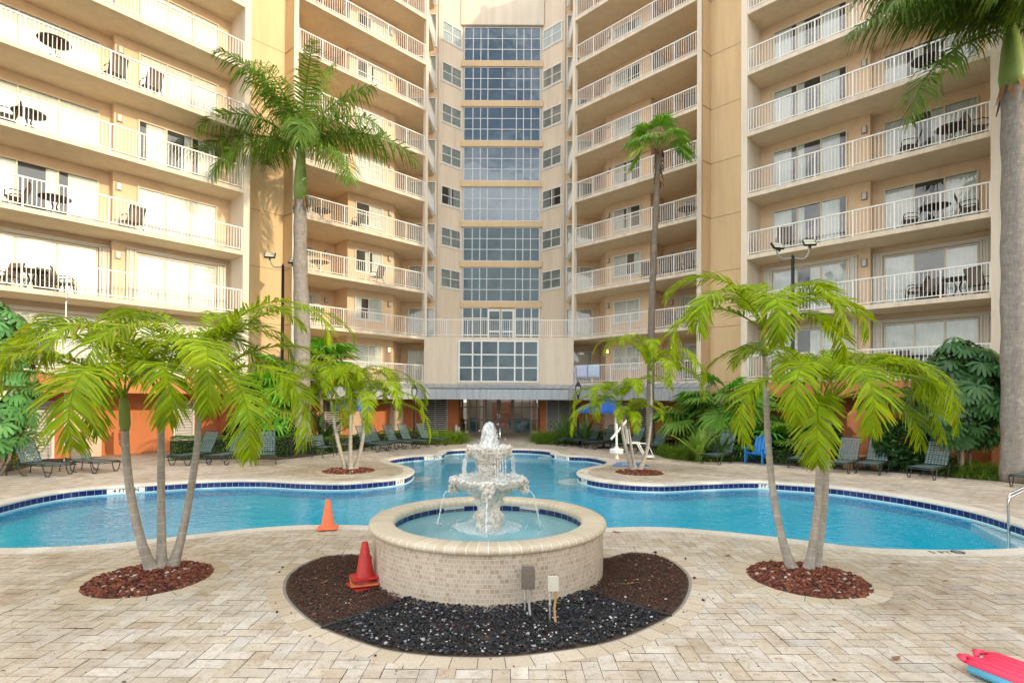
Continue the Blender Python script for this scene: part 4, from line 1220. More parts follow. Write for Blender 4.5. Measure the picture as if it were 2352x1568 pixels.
m.tube(ring, .007, 6, True); m.tube([(p.x - .06, p.y + .06, .018), (p.x + .06, p.y - .06, .018)], .007, 6); m.tube([(p.x - .05, p.y - .01, .018), (p.x, p.y + .015, .018), (p.x + .045, p.y - .03, .018)], .006, 6)
m.build('no_diving_mark', 'text_black', pool)
deck_text(1338, 1086, '4 FT', .13, R(100))
# blue access mark on the deck by the pool lift
p = G(1444, 1066.5)
m = MB(); m.box(-.62, .62, -.55, .55, .0035, .0055); m.v = [(x + p.x, y + p.y, z) for x, y, z in m.v]; o = m.build('deck_marking', 'blue_poly'); tag(o, 'blue painted access mark on the deck by the pool lift', kind='structure')
m = MB()
pts = [(-.25, .1), (-.1, .1), (.05, -.05), (.2, -.2)]
m.tube([(p.x + .18 * math.cos(a) - .05, p.y + .18 * math.sin(a) - .1, .008) for a in np.linspace(R(140), R(400), 16)], .035, 6); m.tube([(p.x - .08, p.y + .35, .008), (p.x - .06, p.y + .05, .008), (p.x + .12, p.y + .03, .008), (p.x + .2, p.y - .25, .008)], .035, 6)
m.v = [(x, y, .006 + (z - .008) * .03) for x, y, z in m.v]; m.build('deck_marking', 'sign_white', o)

# ================================================================== pool furniture
def face(dx, dy): return math.atan2(dy, dx)
def make_lounger():
    t = thing('chaise_lounge', 'x', 'lounge chair')
    hw, zs = .315, .34
    HX = -.28; BA = R(62); BL = .80
    m = MB(); r_ = .0145
    m.tube([(-.90, hw, zs - .035), (.95, hw, zs - .035), (.99, hw - .04, zs - .035), (.99, -hw + .04, zs - .035), (.95, -hw, zs - .035), (-.90, -hw, zs - .035)], r_, 6)
    m.tube([(HX, hw - .02, zs), (.90, hw - .02, zs), (.93, hw - .05, zs), (.93, -hw + .05, zs), (.90, -hw + .02, zs), (HX, -hw + .02, zs)], .012, 6)
    for x in (-.28, .35): m.tube([(x, -hw, zs - .035), (x, hw, zs - .035)], .011, 6)
    for sy in (1, -1): m.tube([(.05, sy * (hw - .005), zs - .03), (.05, sy * (hw - .02), zs)], .011, 6)
    m.build('frame', 'dark_green_metal', t, True)
    bt = (HX - BL * math.cos(BA), zs + BL * math.sin(BA))
    m = MB(); m.tube([(HX, hw - .025, zs), (bt[0], hw - .025, bt[1]), (bt[0] - .02, hw - .06, bt[1] + .02), (bt[0] - .02, -hw + .06, bt[1] + .02), (bt[0], -hw + .025, bt[1]), (HX, -hw + .025, zs)], .0125, 6)
    m.build('back_frame', 'dark_green_metal', t, True)
    def weave(p0, p1, nl, mt, name):
        m = MB(); p0, p1 = Vector(p0), Vector(p1); e = p1 - p0; L = e.length; e.normalize(); nn = Vector((-e.z, 0, e.x)); Y = Vector((0, 1, 0))
        if nn.z < 0: nn = -nn
        w = .0175
        for i in range(nl):
            s = (i + .5) / nl * L; c = p0 + e * s
            off = .0035 * (1 if i % 2 else -1)
            a = [c - e * w + Y * -(hw - .02) + nn * off, c + e * w + Y * -(hw - .02) + nn * off, c + e * w + Y * (hw - .02) + nn * off, c - e * w + Y * (hw - .02) + nn * off]
            m.hexa([q for q in a] + [q + nn * .003 for q in a])
        for j in range(7):
            y = (j + .5) / 7 * (2 * hw - .05) - hw + .025; k = nl * 2
            pts = []
            for i in range(k + 1):
                s = L * i / k; off = .0075 * (-1) ** (i // 2) if i % 2 else 0
                pts.append(p0 + e * s + nn * (off + .0015) + Y * y)
            for a, b in zip(pts, pts[1:]): m.quad(a - Y * w, b - Y * w, b + Y * w, a + Y * w)
        return m.build(name, mt, t)
    weave((HX + .01, 0, zs), (.92, 0, zs), 15, 'green_strap', 'seat')
    weave((bt[0], 0, bt[1]), (HX, 0, zs + .02), 10, 'green_strap', 'backrest')
    def leg(x, sy, w, back=False):
        m = MB(); y = sy * (hw + .005)
        if not back: pts = [(x - w * .5, y, zs - .035), (x - w * .32, y, .07), (x - w * .16, y, .014), (x + w * .10, y, .014), (x + w * .26, y, .06), (x + w * .5, y, zs - .035)]
        else: pts = [(x + .34, y, .02), (x + .22, y, .02), (x + .12, y, .05), (x - .02, y, zs + .02), (x - .14, y, zs + .085), (x - .27, y, zs + .05), (x - .37, y, .16), (x - .40, y, .012)]
        P = smooth_loop([Vector(p) for p in pts], .05, False)
        m.tube(P, .0145, 6); m.box(pts[-1][0] - .02, pts[-1][0] + .02, y - .018, y + .018, 0, .02) if back else m.box(x - .1, x + .06, y - .018, y + .018, 0, .016)
        return m.build('leg', 'dark_green_metal', t, True)
    for sy in (1, -1): leg(.72, sy, .34); leg(-.36, sy, 0, True)
    return t
LOUNGE = make_lounger()
first = [True]
def lounge(px, py, dx, dy, label, group):
    p = G(px, py); o = LOUNGE if first[0] else dup(LOUNGE); first[0] = False
    o.location = (p.x, p.y, .004); o.rotation_euler = (0, 0, face(dx, dy)); tag(o, label, 'lounge chair', group)
g1, g2, g3, g4, g5 = ('loungers by the left orange wall', 'loungers by the left hedge', 'loungers on the left deck lobe', 'loungers beside the blue umbrella', 'loungers along the right hedge')
lounge(90, 1090, .98, -.2, 'green strap lounger under the drooping fronds, nearest the schefflera at the orange wall', g1)
lounge(203, 1082, .95, -.3, 'sunlit green strap lounger casting a grid shadow on the orange wall', g1)
lounge(453, 1063, -.25, -.97, 'green strap lounger behind the third palm trunk, beside the clipped hedge', g2)
lounge(531, 1062, -.12, -.99, 'green strap lounger in the middle of three before the clipped hedge', g2)
lounge(611, 1061, .40, -.92, 'green strap lounger facing straight to the pool, next to the royal palm', g2)
lounge(852, 1035, .84, -.5, 'green strap lounger behind the triple palm, closest to the brown chair', g3)
lounge(872, 1031, .84, -.5, 'green strap lounger overlapping the one closest to the brown chair', g3)
lounge(912, 1029, .84, -.5, 'green strap lounger in the middle of the row on the left deck lobe', g3)
lounge(945, 1026, .84, -.5, 'green strap lounger before the lamp post on the left deck lobe', g3)
lounge(987, 1022, .84, -.5, 'green strap lounger with a worn back beside the liriope clump', g3)
lounge(1316, 1022, -.85, -.5, 'shaded green lounger under the broad leaved plants by the lamp post', g4)
lounge(1350, 1025, -.85, -.5, 'shaded green lounger under the left edge of the blue umbrella', g4)
lounge(1384, 1029, -.85, -.5, 'shaded green lounger between the umbrella pole and the pool lift', g4)
lounge(1447, 1036, -.85, -.5, 'green lounger hidden behind the pool lift and the palm fronds', g4)
lounge(1500, 1041, -.85, -.5, 'green lounger leaning back right of the two tier palm', g4)
lounge(1655, 1062, -.74, -.67, 'green strap lounger between the liriope clump and the blue chair', g5)
lounge(1850, 1071, -.7, -.7, 'dark lounger behind the right front palm trunks', g5)
lounge(1940, 1081, -.74, -.67, 'green strap lounger in front of the octagonal orange board', g5)
lounge(2008, 1084, -.74, -.67, 'green strap lounger in front of the glossy shrubs, one from the hedge end', g5)
lounge(2140, 1095, -.84, -.54, 'green strap lounger alone before the schefflera tree', g5)
lounge(2382, 1116, -.85, -.5, 'green strap lounger cut by the picture edge beside the liriope', g5)

def strap_chair(px, py, dx, dy, label, mat='green_strap', round_back=False, strips=7):
    p = G(px, py)
    t = thing('patio_chair', label, 'chair', (p.x, p.y, .004), face(dx, dy))
    m = MB(); w = .27
    for sy in (1, -1):
        y = sy * w
        m.tube(smooth_loop([Vector(q) for q in ((.27, y, 0), (.25, y, .40), (.22, y, .60), (.10, y, .645), (-.18, y, .64), (-.24, y, .60))], .06, False), .013, 6)
        m.tube([(-.30, y, 0), (-.20, y, .40), (-.33, y, .86)], .013, 6)
        m.tube([(.25, y, .40), (-.20, y, .40)], .012, 6)
    m.tube([(-.33, w, .86), (-.34, -w, .86)], .013, 6); m.tube([(.25, w, .40), (.25, -w, .40)], .012, 6); m.tube([(-.2, w, .40), (-.2, -w, .40)], .012, 6)
    m.build('frame', 'dark_green_metal' if not round_back else 'brown_metal', t, True)
    m = MB()
    for i in range(strips):
        x = -.17 + .42 * (i + .5) / strips; m.box(x - .022, x + .022, -w, w, .402, .408)
    m.build('seat', mat, t)
    m = MB()
    for i in range(strips):
        a = (i + .5) / strips; x = -.215 - .105 * a; z = .44 + .40 * a
        if round_back: m.box(x - .02, x + .0, -w, w, z - .03, z + .0295)
        else: m.box(x - .006, x + .0, -w, w, z - .02, z + .02)
    m.build('backrest', mat, t)
    return t
strap_chair(742, 1050, .9, -.45, 'green strap armchair beside the royal palm trunk')
strap_chair(790, 1043, .8, .3, 'brown armchair behind the triple palm on the left deck lobe', 'sling_grey', True)
strap_chair(1297, 1015, -.6, -.8, 'small green strap chair at the end of the liriope clump by the entrance')
strap_chair(1628, 1058, -.35, -.95, 'green strap armchair with slatted back at the right liriope clump')

# blue slatted garden armchair
p = G(1745, 1064); t = thing('adirondack_chair', 'bright blue slatted garden armchair behind the right front palm', 'chair', (p.x, p.y, .004), face(-.75, -.66))
m = MB()
for i in range(5):
    y = -.24 + .12 * i
    X = Matrix.Translation((-.12, y, .30)) @ Matrix.Rotation(R(-20), 4, 'Y'); m.box(-.008, .008, -.052, .052, 0, .80 - .05 * abs(i - 2), X)
m.build('backrest', 'blue_poly', t)
m = MB()
for i in range(6): X = Matrix.Translation((.42 - .11 * i, 0, .40 - .022 * i)); m.box(-.045, .045, -.27, .27, -.01, .01, X)
m.build('seat', 'blue_poly', t)
for sy in (1, -1):
    m = MB(); m.box(.42, .52, sy * .30 - .016, sy * .30 + .016, 0, .56); m.build('leg', 'blue_poly', t)
    m = MB(); m.prism([(-.50, 0), (-.40, 0), (.48, .36), (.48, .42), (.3, .42)], sy * .27 - .014, sy * .27 + .014, Matrix(((1, 0, 0, 0), (0, 0, 1, 0), (0, 1, 0, 0), (0, 0, 0, 1)))); m.build('leg', 'blue_poly', t)
    m = MB(); m.box(-.30, .56, sy * .32 - .07, sy * .32 + .07, .56, .583); m.build('armrest', 'blue_poly', t)

def umbrella(px, base_py, Y, top_z, edge_z, r, label):
    x = AT(px, base_py, Y).x
    t = thing('patio_umbrella', label, 'umbrella', (x, Y, .004))
    m = MB(); m.tube([(0, 0, .05), (0, 0, top_z + .05)], .022, 8); m.build('pole', 'bronze_frame', t, True)
    m = MB(); m.lathe([(0, .0), (.32, .0), (.34, .03), (.30, .07), (.06, .09), (.04, .22), (0, .22)], 28); m.build('base', 'black_metal', t, True)
    m = MB(); n = 8; vs = [(0, 0, top_z)]
    rings = 5
    for q in range(1, rings + 1):
        for j in range(n * 4):
            a = 2 * math.pi * j / (n * 4); k = (j % 4) / 4; sag = 1 - .045 * math.sin(math.pi * k) * q / rings
            f = q / rings; vs.append((r * f * math.cos(a) * sag, r * f * math.sin(a) * sag, top_z - (top_z - edge_z) * (f ** 1.15) - .02 * math.sin(math.pi * k) * f))
    N = n * 4; fs = [(0, 1 + j, 1 + (j + 1) % N) for j in range(N)] + [(1 + q * N + j, 1 + (q + 1) * N + j, 1 + (q + 1) * N + (j + 1) % N, 1 + q * N + (j + 1) % N) for q in range(rings - 1) for j in range(N)]
    b = 1 + (rings - 1) * N; o = len(vs)
    vs += [(v[0] * 1.0, v[1] * 1.0, v[2] - .11) for v in vs[b:b + N]]; fs += [(b + j, b + (j + 1) % N, o + (j + 1) % N, o + j) for j in range(N)]
    m.add(vs, fs); o_ = m.build('canopy', 'blue_canvas', t)
    m = MB()
    for j in range(n):
        a = 2 * math.pi * j / n; m.tube([(0, 0, top_z - .03), (r * math.cos(a) * .99, r * math.sin(a) * .99, edge_z - .02)], .009, 5)
    m.build('ribs', 'bronze_frame', t)
umbrella(1387, 1024, 25.2, 2.42, 1.78, 1.30, 'bright blue patio umbrella over the shaded loungers by the pool lift')
umbrella(808, 1027, 25.6, 2.40, 1.80, 1.0, 'blue patio umbrella half hidden by the triple palm on the left lobe')

def lantern_post(px, Y, top_py, label):
    a = AT(px, top_py, Y); x = a.x; H = a.z
    t = thing('lamp_post', label, 'lamp post', (x, Y, 0))
    m = MB(); m.lathe([(.0, .0), (.13, .0), (.12, .25), (.07, .3), (.055, .5), (.042, .6), (.036, H - .85), (.06, H - .82), (.045, H - .78), (.085, H - .72), (.085, H - .68), (.0, H - .68)], 16); m.build('post', 'black_metal', t, True)
    m = MB(); m.lathe([(.07, H - .68), (.14, H - .56), (.165, H - .44), (.15, H - .30), (.12, H - .26)], 20); m.build('globe', 'lamp_glass', t, True)
    m = MB(); m.lathe([(.165, H - .27), (.16, H - .25), (.11, H - .20), (.05, H - .08), (.028, H - .05), (.028, H - .03), (.012, H), (.0, H)], 20); m.build('cap', 'black_metal', t, True)
lantern_post(1328, 26.6, 874, 'black lantern lamp post beside the blue umbrella')
lantern_post(952, 27.2, 880, 'black lantern lamp post behind the palms on the left lobe')

def flood_pole(px, Y, top_py, arm_l, arm_r, label):
    a = AT(px, top_py, Y); x, H = a.x, a.z; s = Y / F
    t = thing('floodlight_pole', label, 'light pole', (x, Y, 0))
    m = MB(); m.tube([(0, 0, 0), (0, 0, H)], [.075, .06], 10); m.tube([(0, 0, H), (0, 0, H + .12)], [.065, .02], 10); m.build('pole', 'black_metal', t, True)
    for (hx, hy) in (arm_l, arm_r):
        dx = (hx - px) * s; dz = (top_py - hy) * s
        m = MB(); m.tube(smooth_loop([Vector(q) for q in ((0, 0, H - .02), (dx * .75, -.02, H - .02), (dx, -.04, H + .2), (dx, -.05, H + dz - .12))], .06, False), .03, 6); arm = m.build('arm', 'conduit_grey', t, True)
        X = Matrix.Translation((dx, -.08, H + dz)) @ Matrix.Rotation(R(12 if dx < 0 else -8), 4, 'Z') @ Matrix.Rotation(R(-38), 4, 'X')
        m = MB(); m.box(-.22, .22, -.05, .03, -.15, .15, X); m.box(-.02, .02, -.02, .06, -.26, -.15, X); hd = m.build('floodlight', 'black_metal', t)
        m = MB(); m.box(-.19, .19, -.054, -.050, .012, .13, X); m.box(-.19, .19, -.054, -.050, -.13, -.012, X); m.build('led_panel', 'led_face', hd)
flood_pole(650, 23.6, 612, (622, 588), (677, 600), 'tall black pole with two floodlights beside the left royal palm')
flood_pole(1821, 20.3, 592, (1783, 567), (1856, 559), 'tall black pole with two floodlights before the right wing')

# litter bin and bollards by the entrance
a = AT(1058.5, 996, 34.4); t = thing('litter_bin', 'black litter bin with a hooded top beside the entrance doors', 'trash can', (a.x, 34.4, .002))
m = MB(); m.lathe([(.0, 0), (.26, 0), (.28, .02), (.28, .66), (.26, .68), (0, .68)], 24); m.build('body', 'black_plastic', t, True)
m = MB(); m.lathe([(.29, .84), (.28, .90), (.16, 1.0), (0, 1.05)], 24)
for k in range(4): aa = R(45 + 90 * k); m.box(.24 * math.cos(aa) - .03, .24 * math.cos(aa) + .03, .24 * math.sin(aa) - .03, .24 * math.sin(aa) + .03, .66, .85)
m.build('hood', 'black_plastic', t)
for px, h in ((1047.5, .70), (1054, .58)):
    a = AT(px, 1000, 32.0); m = MB(); m.lathe([(.075, 0), (.075, h), (.06, h + .02), (0, h + .02)], 16, (a.x, 32.0)); o = m.build('bollard', 'white_paint', smooth=True)
    tag(o, '%s white bollard behind the liriope by the litter bin' % ('taller' if h > .6 else 'shorter'), 'bollard', 'bollards by the entrance')

# cones
def cone(loc, h, b, mat, bmat, label, rz=0, tilt=0, dirt=False):
    t = thing('traffic_cone', label, 'traffic cone', loc, rz); t.rotation_euler = (tilt, 0, rz)
    m = MB(); m.lathe([(b * .36, .02), (b * .33, .05), (b * .11, h - .004), (b * .085, h), (b * .07, h - .004), (b * .075, h - .06)], 32); o = m.build('cone', mat, t, True)
    m = MB(); m.prism([(-b / 2, -b / 2 + .03), (-b / 2 + .03, -b / 2), (b / 2 - .03, -b / 2), (b / 2, -b / 2 + .03), (b / 2, b / 2 - .03), (b / 2 - .03, b / 2), (-b / 2 + .03, b / 2), (-b / 2, b / 2 - .03)], 0, .022); bo = m.build('base', bmat, t)
    bv = bo.modifiers.new('edge', 'BEVEL'); bv.width = .006; bv.segments = 2
    if dirt:
        m = MB(); r = random.Random(3)
        for k in range(14):
            a = R(r.uniform(-150, -100)); z = h * r.uniform(.45, .78); rad = b * (.34 - .24 * z / h) + .0015; s = r.uniform(.012, .03)
            m.add([((rad) * math.cos(a + s / rad * q * .5), rad * math.sin(a + s / rad * q * .5), z + w * s) for q, w in ((-1, -.8), (0, -1), (1, -.3), (.8, .9), (-.3, 1.1), (-1, .5))], [(0, 1, 2, 3, 4, 5)])
        m.build('dirt_smear', 'cone_dirt', t)
p = G(753, 1214.5); cone((p.x, p.y, .018), .50, .34, 'orange_cone', 'orange_cone', 'faded orange traffic cone at the pool edge', R(12))
p = G(838, 1346); q0 = Vector((p.x, p.y, .012))
cone(q0, .43, .36, 'red_cone', 'red_cone', 'lowest of the stacked red traffic cones beside the fountain, only its base showing', R(38))
cone(q0 + Vector((0, 0, .045)), .43, .35, 'red_cone', 'cone_base', 'middle cone of the stack beside the fountain, with a dirty ochre base', R(20), R(1.5))
cone(q0 + Vector((0, 0, .10)), .43, .32, 'red_cone', 'red_cone', 'scuffed dark red traffic cone on top of the stack beside the fountain', R(28), R(-2), True)

# inflatable raft
p1, p2 = G(2192, 1530), G(2248, 1513)
wd = (p2 - p1).length + .06; ang = face((p2 - p1).y, -(p2 - p1).x)
c0 = (p1 + p2) / 2
t = thing('pool_raft', 'pink inflatable raft with a pale blue underside at the corner of the deck', 'pool float', (c0.x + .03, c0.y - .11, .012), face((p2 - p1).x, (p2 - p1).y))
m = MB(); L = 1.7; nt = 5
for i in range(nt):
    x = -wd / 2 + wd * (i + .5) / nt; r_ = wd / nt * .56; d0 = (.03, -.02, .05, .03, .0)[i]
    P = [(x, -d0 + .05, .075), (x, -d0 + .03, .075), (x, -d0 - .03, .075), (x, -.3, .075), (x, -L, .075)]
    m.tube(P, [.01, r_ * .5, r_ * .85, r_ * .95, r_ * .95], 14)
m.tube([(-wd / 2 + .02, .02, .085), (-wd / 2 + .06, .075, .09), (-wd / 2 + .13, .05, .09)], [.02, .028, .02], 10); m.tube([(.0, .03, .085), (.06, .07, .095), (.14, .04, .09)], [.02, .028, .02], 10)
m.build('tubes', 'raft_pink', t, True)
m = MB(); m.tube([(-wd / 2 - .005, -.02, .04), (-wd / 2 - .012, -.5, .04), (-wd / 2 - .005, -L, .04)], [.03, .038, .038], 10); m.box(-wd / 2 + .01, wd / 2 - .01, -L, -.03, .012, .045); m.build('underside', 'raft_blue', t, True)

# pool ladder rails at the right end
def rail_tube(name, pts, r, label, cat, grp=None):
    m = MB(); m.tube(smooth_loop([Vector(p) for p in pts], .05, False), r, 10); o = m.build(name, 'steel', smooth=True); tag(o, label, cat, grp); return o
b0 = G(2317, 1252, -.3); b0 = Vector((b0.x, b0.y, 0))
for k in range(2):
    bx, byy = b0.x + .30 * k, b0.y + .33 * k
    rail_tube('handrail', [(bx, byy, -.7), (bx, byy, .1), (bx, byy, .50), (bx + .03, byy, .565), (bx + .12, byy + .02, .60), (bx + .55, byy + .10, .74), (bx + .85, byy + .16, .74), (bx + 1.0, byy + .2, .55), (bx + 1.02, byy + .2, .02)], .022, 'stainless steel pool ladder rail at the right end, %s' % ('nearer the raft' if k == 0 else 'the one behind'), 'handrail', 'pool ladder rails')
a = AT(1148, 1030, 24.6)
rail_tube('handrail', [(a.x, 24.5, -.5), (a.x, 24.5, .75), (a.x + .0, 24.6, .9), (a.x, 25.0, .9), (a.x, 25.3, .6), (a.x, 25.35, .01)], .022, 'steel grab rail at the far pool steps behind the fountain jet', 'handrail')

# pool lift
p = G(1416, 1053); t = thing('pool_lift', 'white pool lift with a mast, round drum and folded seat', 'pool lift', (p.x, p.y, .004), 0)
k = p.y / F
m = MB(); m.lathe([(.10, 0), (.10, .02), (.07, .03), (.07, .20), (.24, .20), (.26, .22), (.26, .36), (.24, .385), (.1, .40), (.075, .46), (0, .46)], 28); m.build('base_drum', 'white_paint', t, True)
m = MB(); m.box(-.035, .035, -.035, .035, .44, 1.85); m.box(-.07, -.05, -.02, .02, .95, 1.7); m.box(-.07, .07, -.05, .05, 1.55, 1.70); m.build('mast', 'white_paint', t)
m = MB(); X = Matrix.Translation((0, -.06, 1.02)) @ Matrix.Rotation(R(-50), 4, 'Y'); m.box(-.35, .62, -.02, .02, -.04, .04, X); m.build('arm', 'white_paint', t)
m = MB(); X = Matrix.Translation((.62, 0, .62)); m.box(-.22, .26, -.24, .24, -.025, .025, X); X = Matrix.Translation((.45, 0, .66)) @ Matrix.Rotation(R(-8), 4, 'Y'); m.box(-.03, .03, -.24, .24, 0, .60, X); m.build('seat', 'frame_white', t)
m = MB(); m.tube([(.80, -.2, .62), (1.08, -.2, .12), (1.42, -.2, .10)], .028, 6); m.tube([(.80, .2, .62), (1.08, .2, .12), (1.42, .2, .10)], .028, 6); m.box(1.08, 1.42, -.22, .22, .07, .10); m.tube([(.8, -.2, .62), (1.15, -.2, .60), (1.25, -.2, .4), (1.38, -.2, .12)], .022, 6); m.build('footrest', 'frame_white', t)

# octagonal board on a post, planter ledge, life ring, pole
a = AT(1976, 968, 18.6); x = a.x
t = thing('octagonal_board', 'orange painted octagonal board on a square post behind the right loungers', 'sign board', (x, 18.6, 0))
m = MB(); w_ = .40; c = .24; zc = a.z
pl = [(-w_, -c + .06), (-w_, c), (-c, w_), (c, w_), (w_, c), (w_, -c + .06), (c, -w_), (-c, -w_)]
m.prism(pl, -.09, .09, Matrix(((1, 0, 0, 0), (0, 0, 1, 0), (0, 1, 0, zc), (0, 0, 0, 1)))); m.build('board', 'orange_stucco', t)
m = MB(); m.box(-.19, .19, -.12, .12, 0, zc - w_ + .02); m.build('post', 'orange_stucco', t)
a = AT(1978, 1030, 18.2)
t = thing('wooden_bench', 'low wooden bench behind the lounger at the octagonal board', 'bench', (a.x, 18.2, 0))
m = MB()
for i in range(3): m.box(-.55, .55, -.2 + .14 * i, -.08 + .14 * i, .42, .46)
m.build('seat', 'wood', t)
for s_ in (-.45, .45): m = MB(); m.box(s_ - .05, s_ + .05, -.18, .18, 0, .42); m.build('leg', 'wood', t)
a = AT(284, 1003, 20.4)
t = thing('life_ring', 'orange life ring hung on the sunlit wall behind the left front palms', 'life ring', (a.x, 20.35, a.z), R(-45))
m = MB(); m.tube([(.30 * math.cos(q), 0, .30 * math.sin(q)) for q in np.linspace(0, 2 * math.pi, 29)[:-1]], .085, 10, True); m.build('ring', 'orange_cone', t, True)
m = MB()
for q in (R(45), R(135), R(225), R(315)): m.tube([(.30 * math.cos(q - .1), 0, .30 * math.sin(q - .1)), (.30 * math.cos(q + .1), 0, .30 * math.sin(q + .1))], .091, 10)
m.build('band', 'sign_white', t, True)
m = MB(); m.box(-.05, .05, .09, .15, -a.z, .5); m.build('post', 'orange_stucco', t)
b, tp = G(147, 1062), AT(152, 692, 18.1)
t = thing('telescopic_pole', 'long white pool pole leaning against the left wing', 'pole', (0, 0, 0))
m = MB(); m.tube([(b.x, b.y, 0), (tp.x, tp.y, tp.z)], [.022, .018], 8); m.build('pole', 'white_paint', t, True)
m = MB(); m.tube(smooth_loop([Vector((tp.x, tp.y, tp.z)), Vector((tp.x - .02, tp.y, tp.z + .5)), Vector((tp.x - .03, tp.y, tp.z + .62))], .1, False), .009, 6); m.tube(smooth_loop([Vector((tp.x, tp.y, tp.z)), Vector((tp.x + .06, tp.y, tp.z + .3)), Vector((tp.x + .24, tp.y, tp.z + .6)), Vector((tp.x + .3, tp.y, tp.z + .62))], .1, False), .009, 6); m.build('hook', 'steel', t, True)

# ================================================================== balcony furniture
def make_chair():
    t = thing('sling_chair', 'x', 'chair'); m = MB(); w = .27
    for sy in (1, -1):
        y = sy * w
        m.tube(smooth_loop([Vector(q) for q in ((.30, y, 0), (.26, y, .42), (.24, y, .60), (.14, y, .64), (-.20, y, .61))], .08, False), .017, 5)
        m.tube([(-.30, y, 0), (-.16, y, .40), (-.36, y, .95)], .017, 5); m.tube([(.26, y, .42), (-.16, y, .38)], .016, 5)
    m.tube([(-.36, w, .95), (-.36, -w, .95)], .016, 5); m.tube([(.27, w, .25), (.27, -w, .25)], .014, 5)
    m.build('frame', 'brown_metal', t)
    m = MB(); m.box(-.16, .26, -w + .01, w - .01, .405, .418); m.build('seat', 'sling_grey', t)
    m = MB(); X = Matrix.Translation((-.165, 0, .42)) @ Matrix.Rotation(R(-20), 4, 'Y'); m.box(-.008, .008, -w + .01, w - .01, 0, .55, X); m.build('backrest', 'sling_grey', t)
    return t
def make_table():
    t = thing('patio_table', 'x', 'table'); m = MB(); m.lathe([(0, .70), (.46, .70), (.475, .715), (.46, .73), (0, .73)], 28)
    m.build('tabletop', 'brown_metal', t)
    m = MB()
    for k in range(4):
        a = R(45 + 90 * k); d = Vector((math.cos(a), math.sin(a), 0))
        m.tube(smooth_loop([d * .30 + Vector((0, 0, .01)), d * .16 + Vector((0, 0, .2)), d * .06 + Vector((0, 0, .4)), d * .2 + Vector((0, 0, .69))], .08, False), .016, 5)
    m.build('legs', 'brown_metal', t); return t
CH, TB = make_chair(), make_table(); used = {'c': False, 't': False}
def put(kind, fr, wing_name, k, px, d, rz, extra='', mat=None):
    base = CH if kind == 'c' else TB
    o = base if not used[kind] else dup(base); used[kind] = True
    u = fr.us(px, d, 600); p = fr.at(u, d, ZF(k))
    o.location = p; o.rotation_euler = (0, 0, math.atan2(fr.d.y, fr.d.x) + rz)
    fl = ['lowest', 'second', 'third', 'fourth', 'fifth', 'sixth', 'seventh'][k]
    nm = 'brown sling chair' if kind == 'c' else 'round brown table'
    tag(o, "%s on the %s's %s balcony%s" % (nm, wing_name, fl, (', ' + extra) if extra else ''), 'chair' if kind == 'c' else 'table', 'balcony chairs' if kind == 'c' else 'balcony tables')
L_, R_, SL, SR = 'left outer wing', 'right outer wing', 'left inner stack', 'right inner stack'
for a in [
    ('c', LW, L_, 0, 96, .9, 2.8, ''), ('c', LW, L_, 1, 16, .9, 2.2, 'at the picture edge'), ('t', LW, L_, 1, 72, .85, 0, ''), ('c', LW, L_, 1, 118, 1.1, 3.4, 'just right of the table'), ('c', LW, L_, 1, 150, .75, -1.9, 'nearest the corner pier'),
    ('c', LW, L_, 2, 36, .8, 1.3, 'by the table'), ('t', LW, L_, 2, 124, .8, 0, ''), ('c', LW, L_, 2, 302, .7, .3, 'alone before the inner door'),
    ('c', LW, L_, 3, 10, .8, 1.4, ''), ('t', LW, L_, 3, 62, .7, 0, ''), ('t', LW, L_, 4, 118, .45, 0, ''), ('c', LW, L_, 4, 258, .5, .2, 'by the corner pier'), ('c', LW, L_, 4, 342, .5, .2, 'before the inner door'),
    ('c', RW, R_, 0, 2036, 1.0, 2.6, 'left of the other'), ('c', RW, R_, 0, 2058, .9, 2.9, 'next to the table'), ('t', RW, R_, 0, 2106, .9, 0, ''),
    ('c', RW, R_, 1, 2104, .9, 1.6, 'far left of the table'), ('c', RW, R_, 1, 2140, 1.2, 3.0, 'near the open curtain'), ('t', RW, R_, 1, 2200, .9, 0, ''), ('c', RW, R_, 1, 2252, .7, -.6, 'in the outer corner'),
    ('c', RW, R_, 2, 1800, .6, .4, 'before the inner door'), ('c', RW, R_, 2, 2094, .9, 1.8, 'left of the table'), ('t', RW, R_, 2, 2146, .7, 0, ''), ('c', RW, R_, 2, 2224, .7, -1.5, 'right of the table'),
    ('c', RW, R_, 3, 2090, .7, 1.8, 'left of the table'), ('t', RW, R_, 3, 2186, .7, 0, ''), ('c', RW, R_, 3, 2244, .6, -1.2, 'in the outer corner'), ('t', RW, R_, 4, 2130, .6, 0, ''), ('c', RW, R_, 4, 2172, .5, -1.3, ''),
    ('c', RA, SR, 0, 1588, 1.0, .5, ''), ('c', RA, SR, 1, 1542, 1.1, .3, 'left of the pair'), ('c', RA, SR, 1, 1586, .9, .2, 'at the outer fin'),
    ('c', RA, SR, 2, 1488, .7, .3, 'in front of the bay'), ('c', RA, SR, 2, 1532, .8, .2, 'right of the thin palm trunk'), ('c', RA, SR, 2, 1556, .8, .1, 'second from the outer fin'), ('c', RA, SR, 2, 1588, .8, -.1, 'at the outer fin'),
    ('c', RA, SR, 3, 1540, .8, .3, ''), ('t', RA, SR, 3, 1578, .8, 0, ''), ('c', RA, SR, 4, 1556, .8, .3, ''), ('c', RA, SR, 5, 1586, .8, .3, ''), ('c', RA, SR, 6, 1514, .8, .3, ''),
    ('c', LA, SL, 1, 724, .8, .2, ''), ('t', LA, SL, 2, 734, .9, 0, ''), ('t', LA, SL, 3, 738, .9, 0, ''), ('c', LA, SL, 2, 866, .6, .3, 'in front of the bay'), ('c', LA, SL, 3, 818, .6, 1.2, 'in front of the bay')]:
    put(*a)

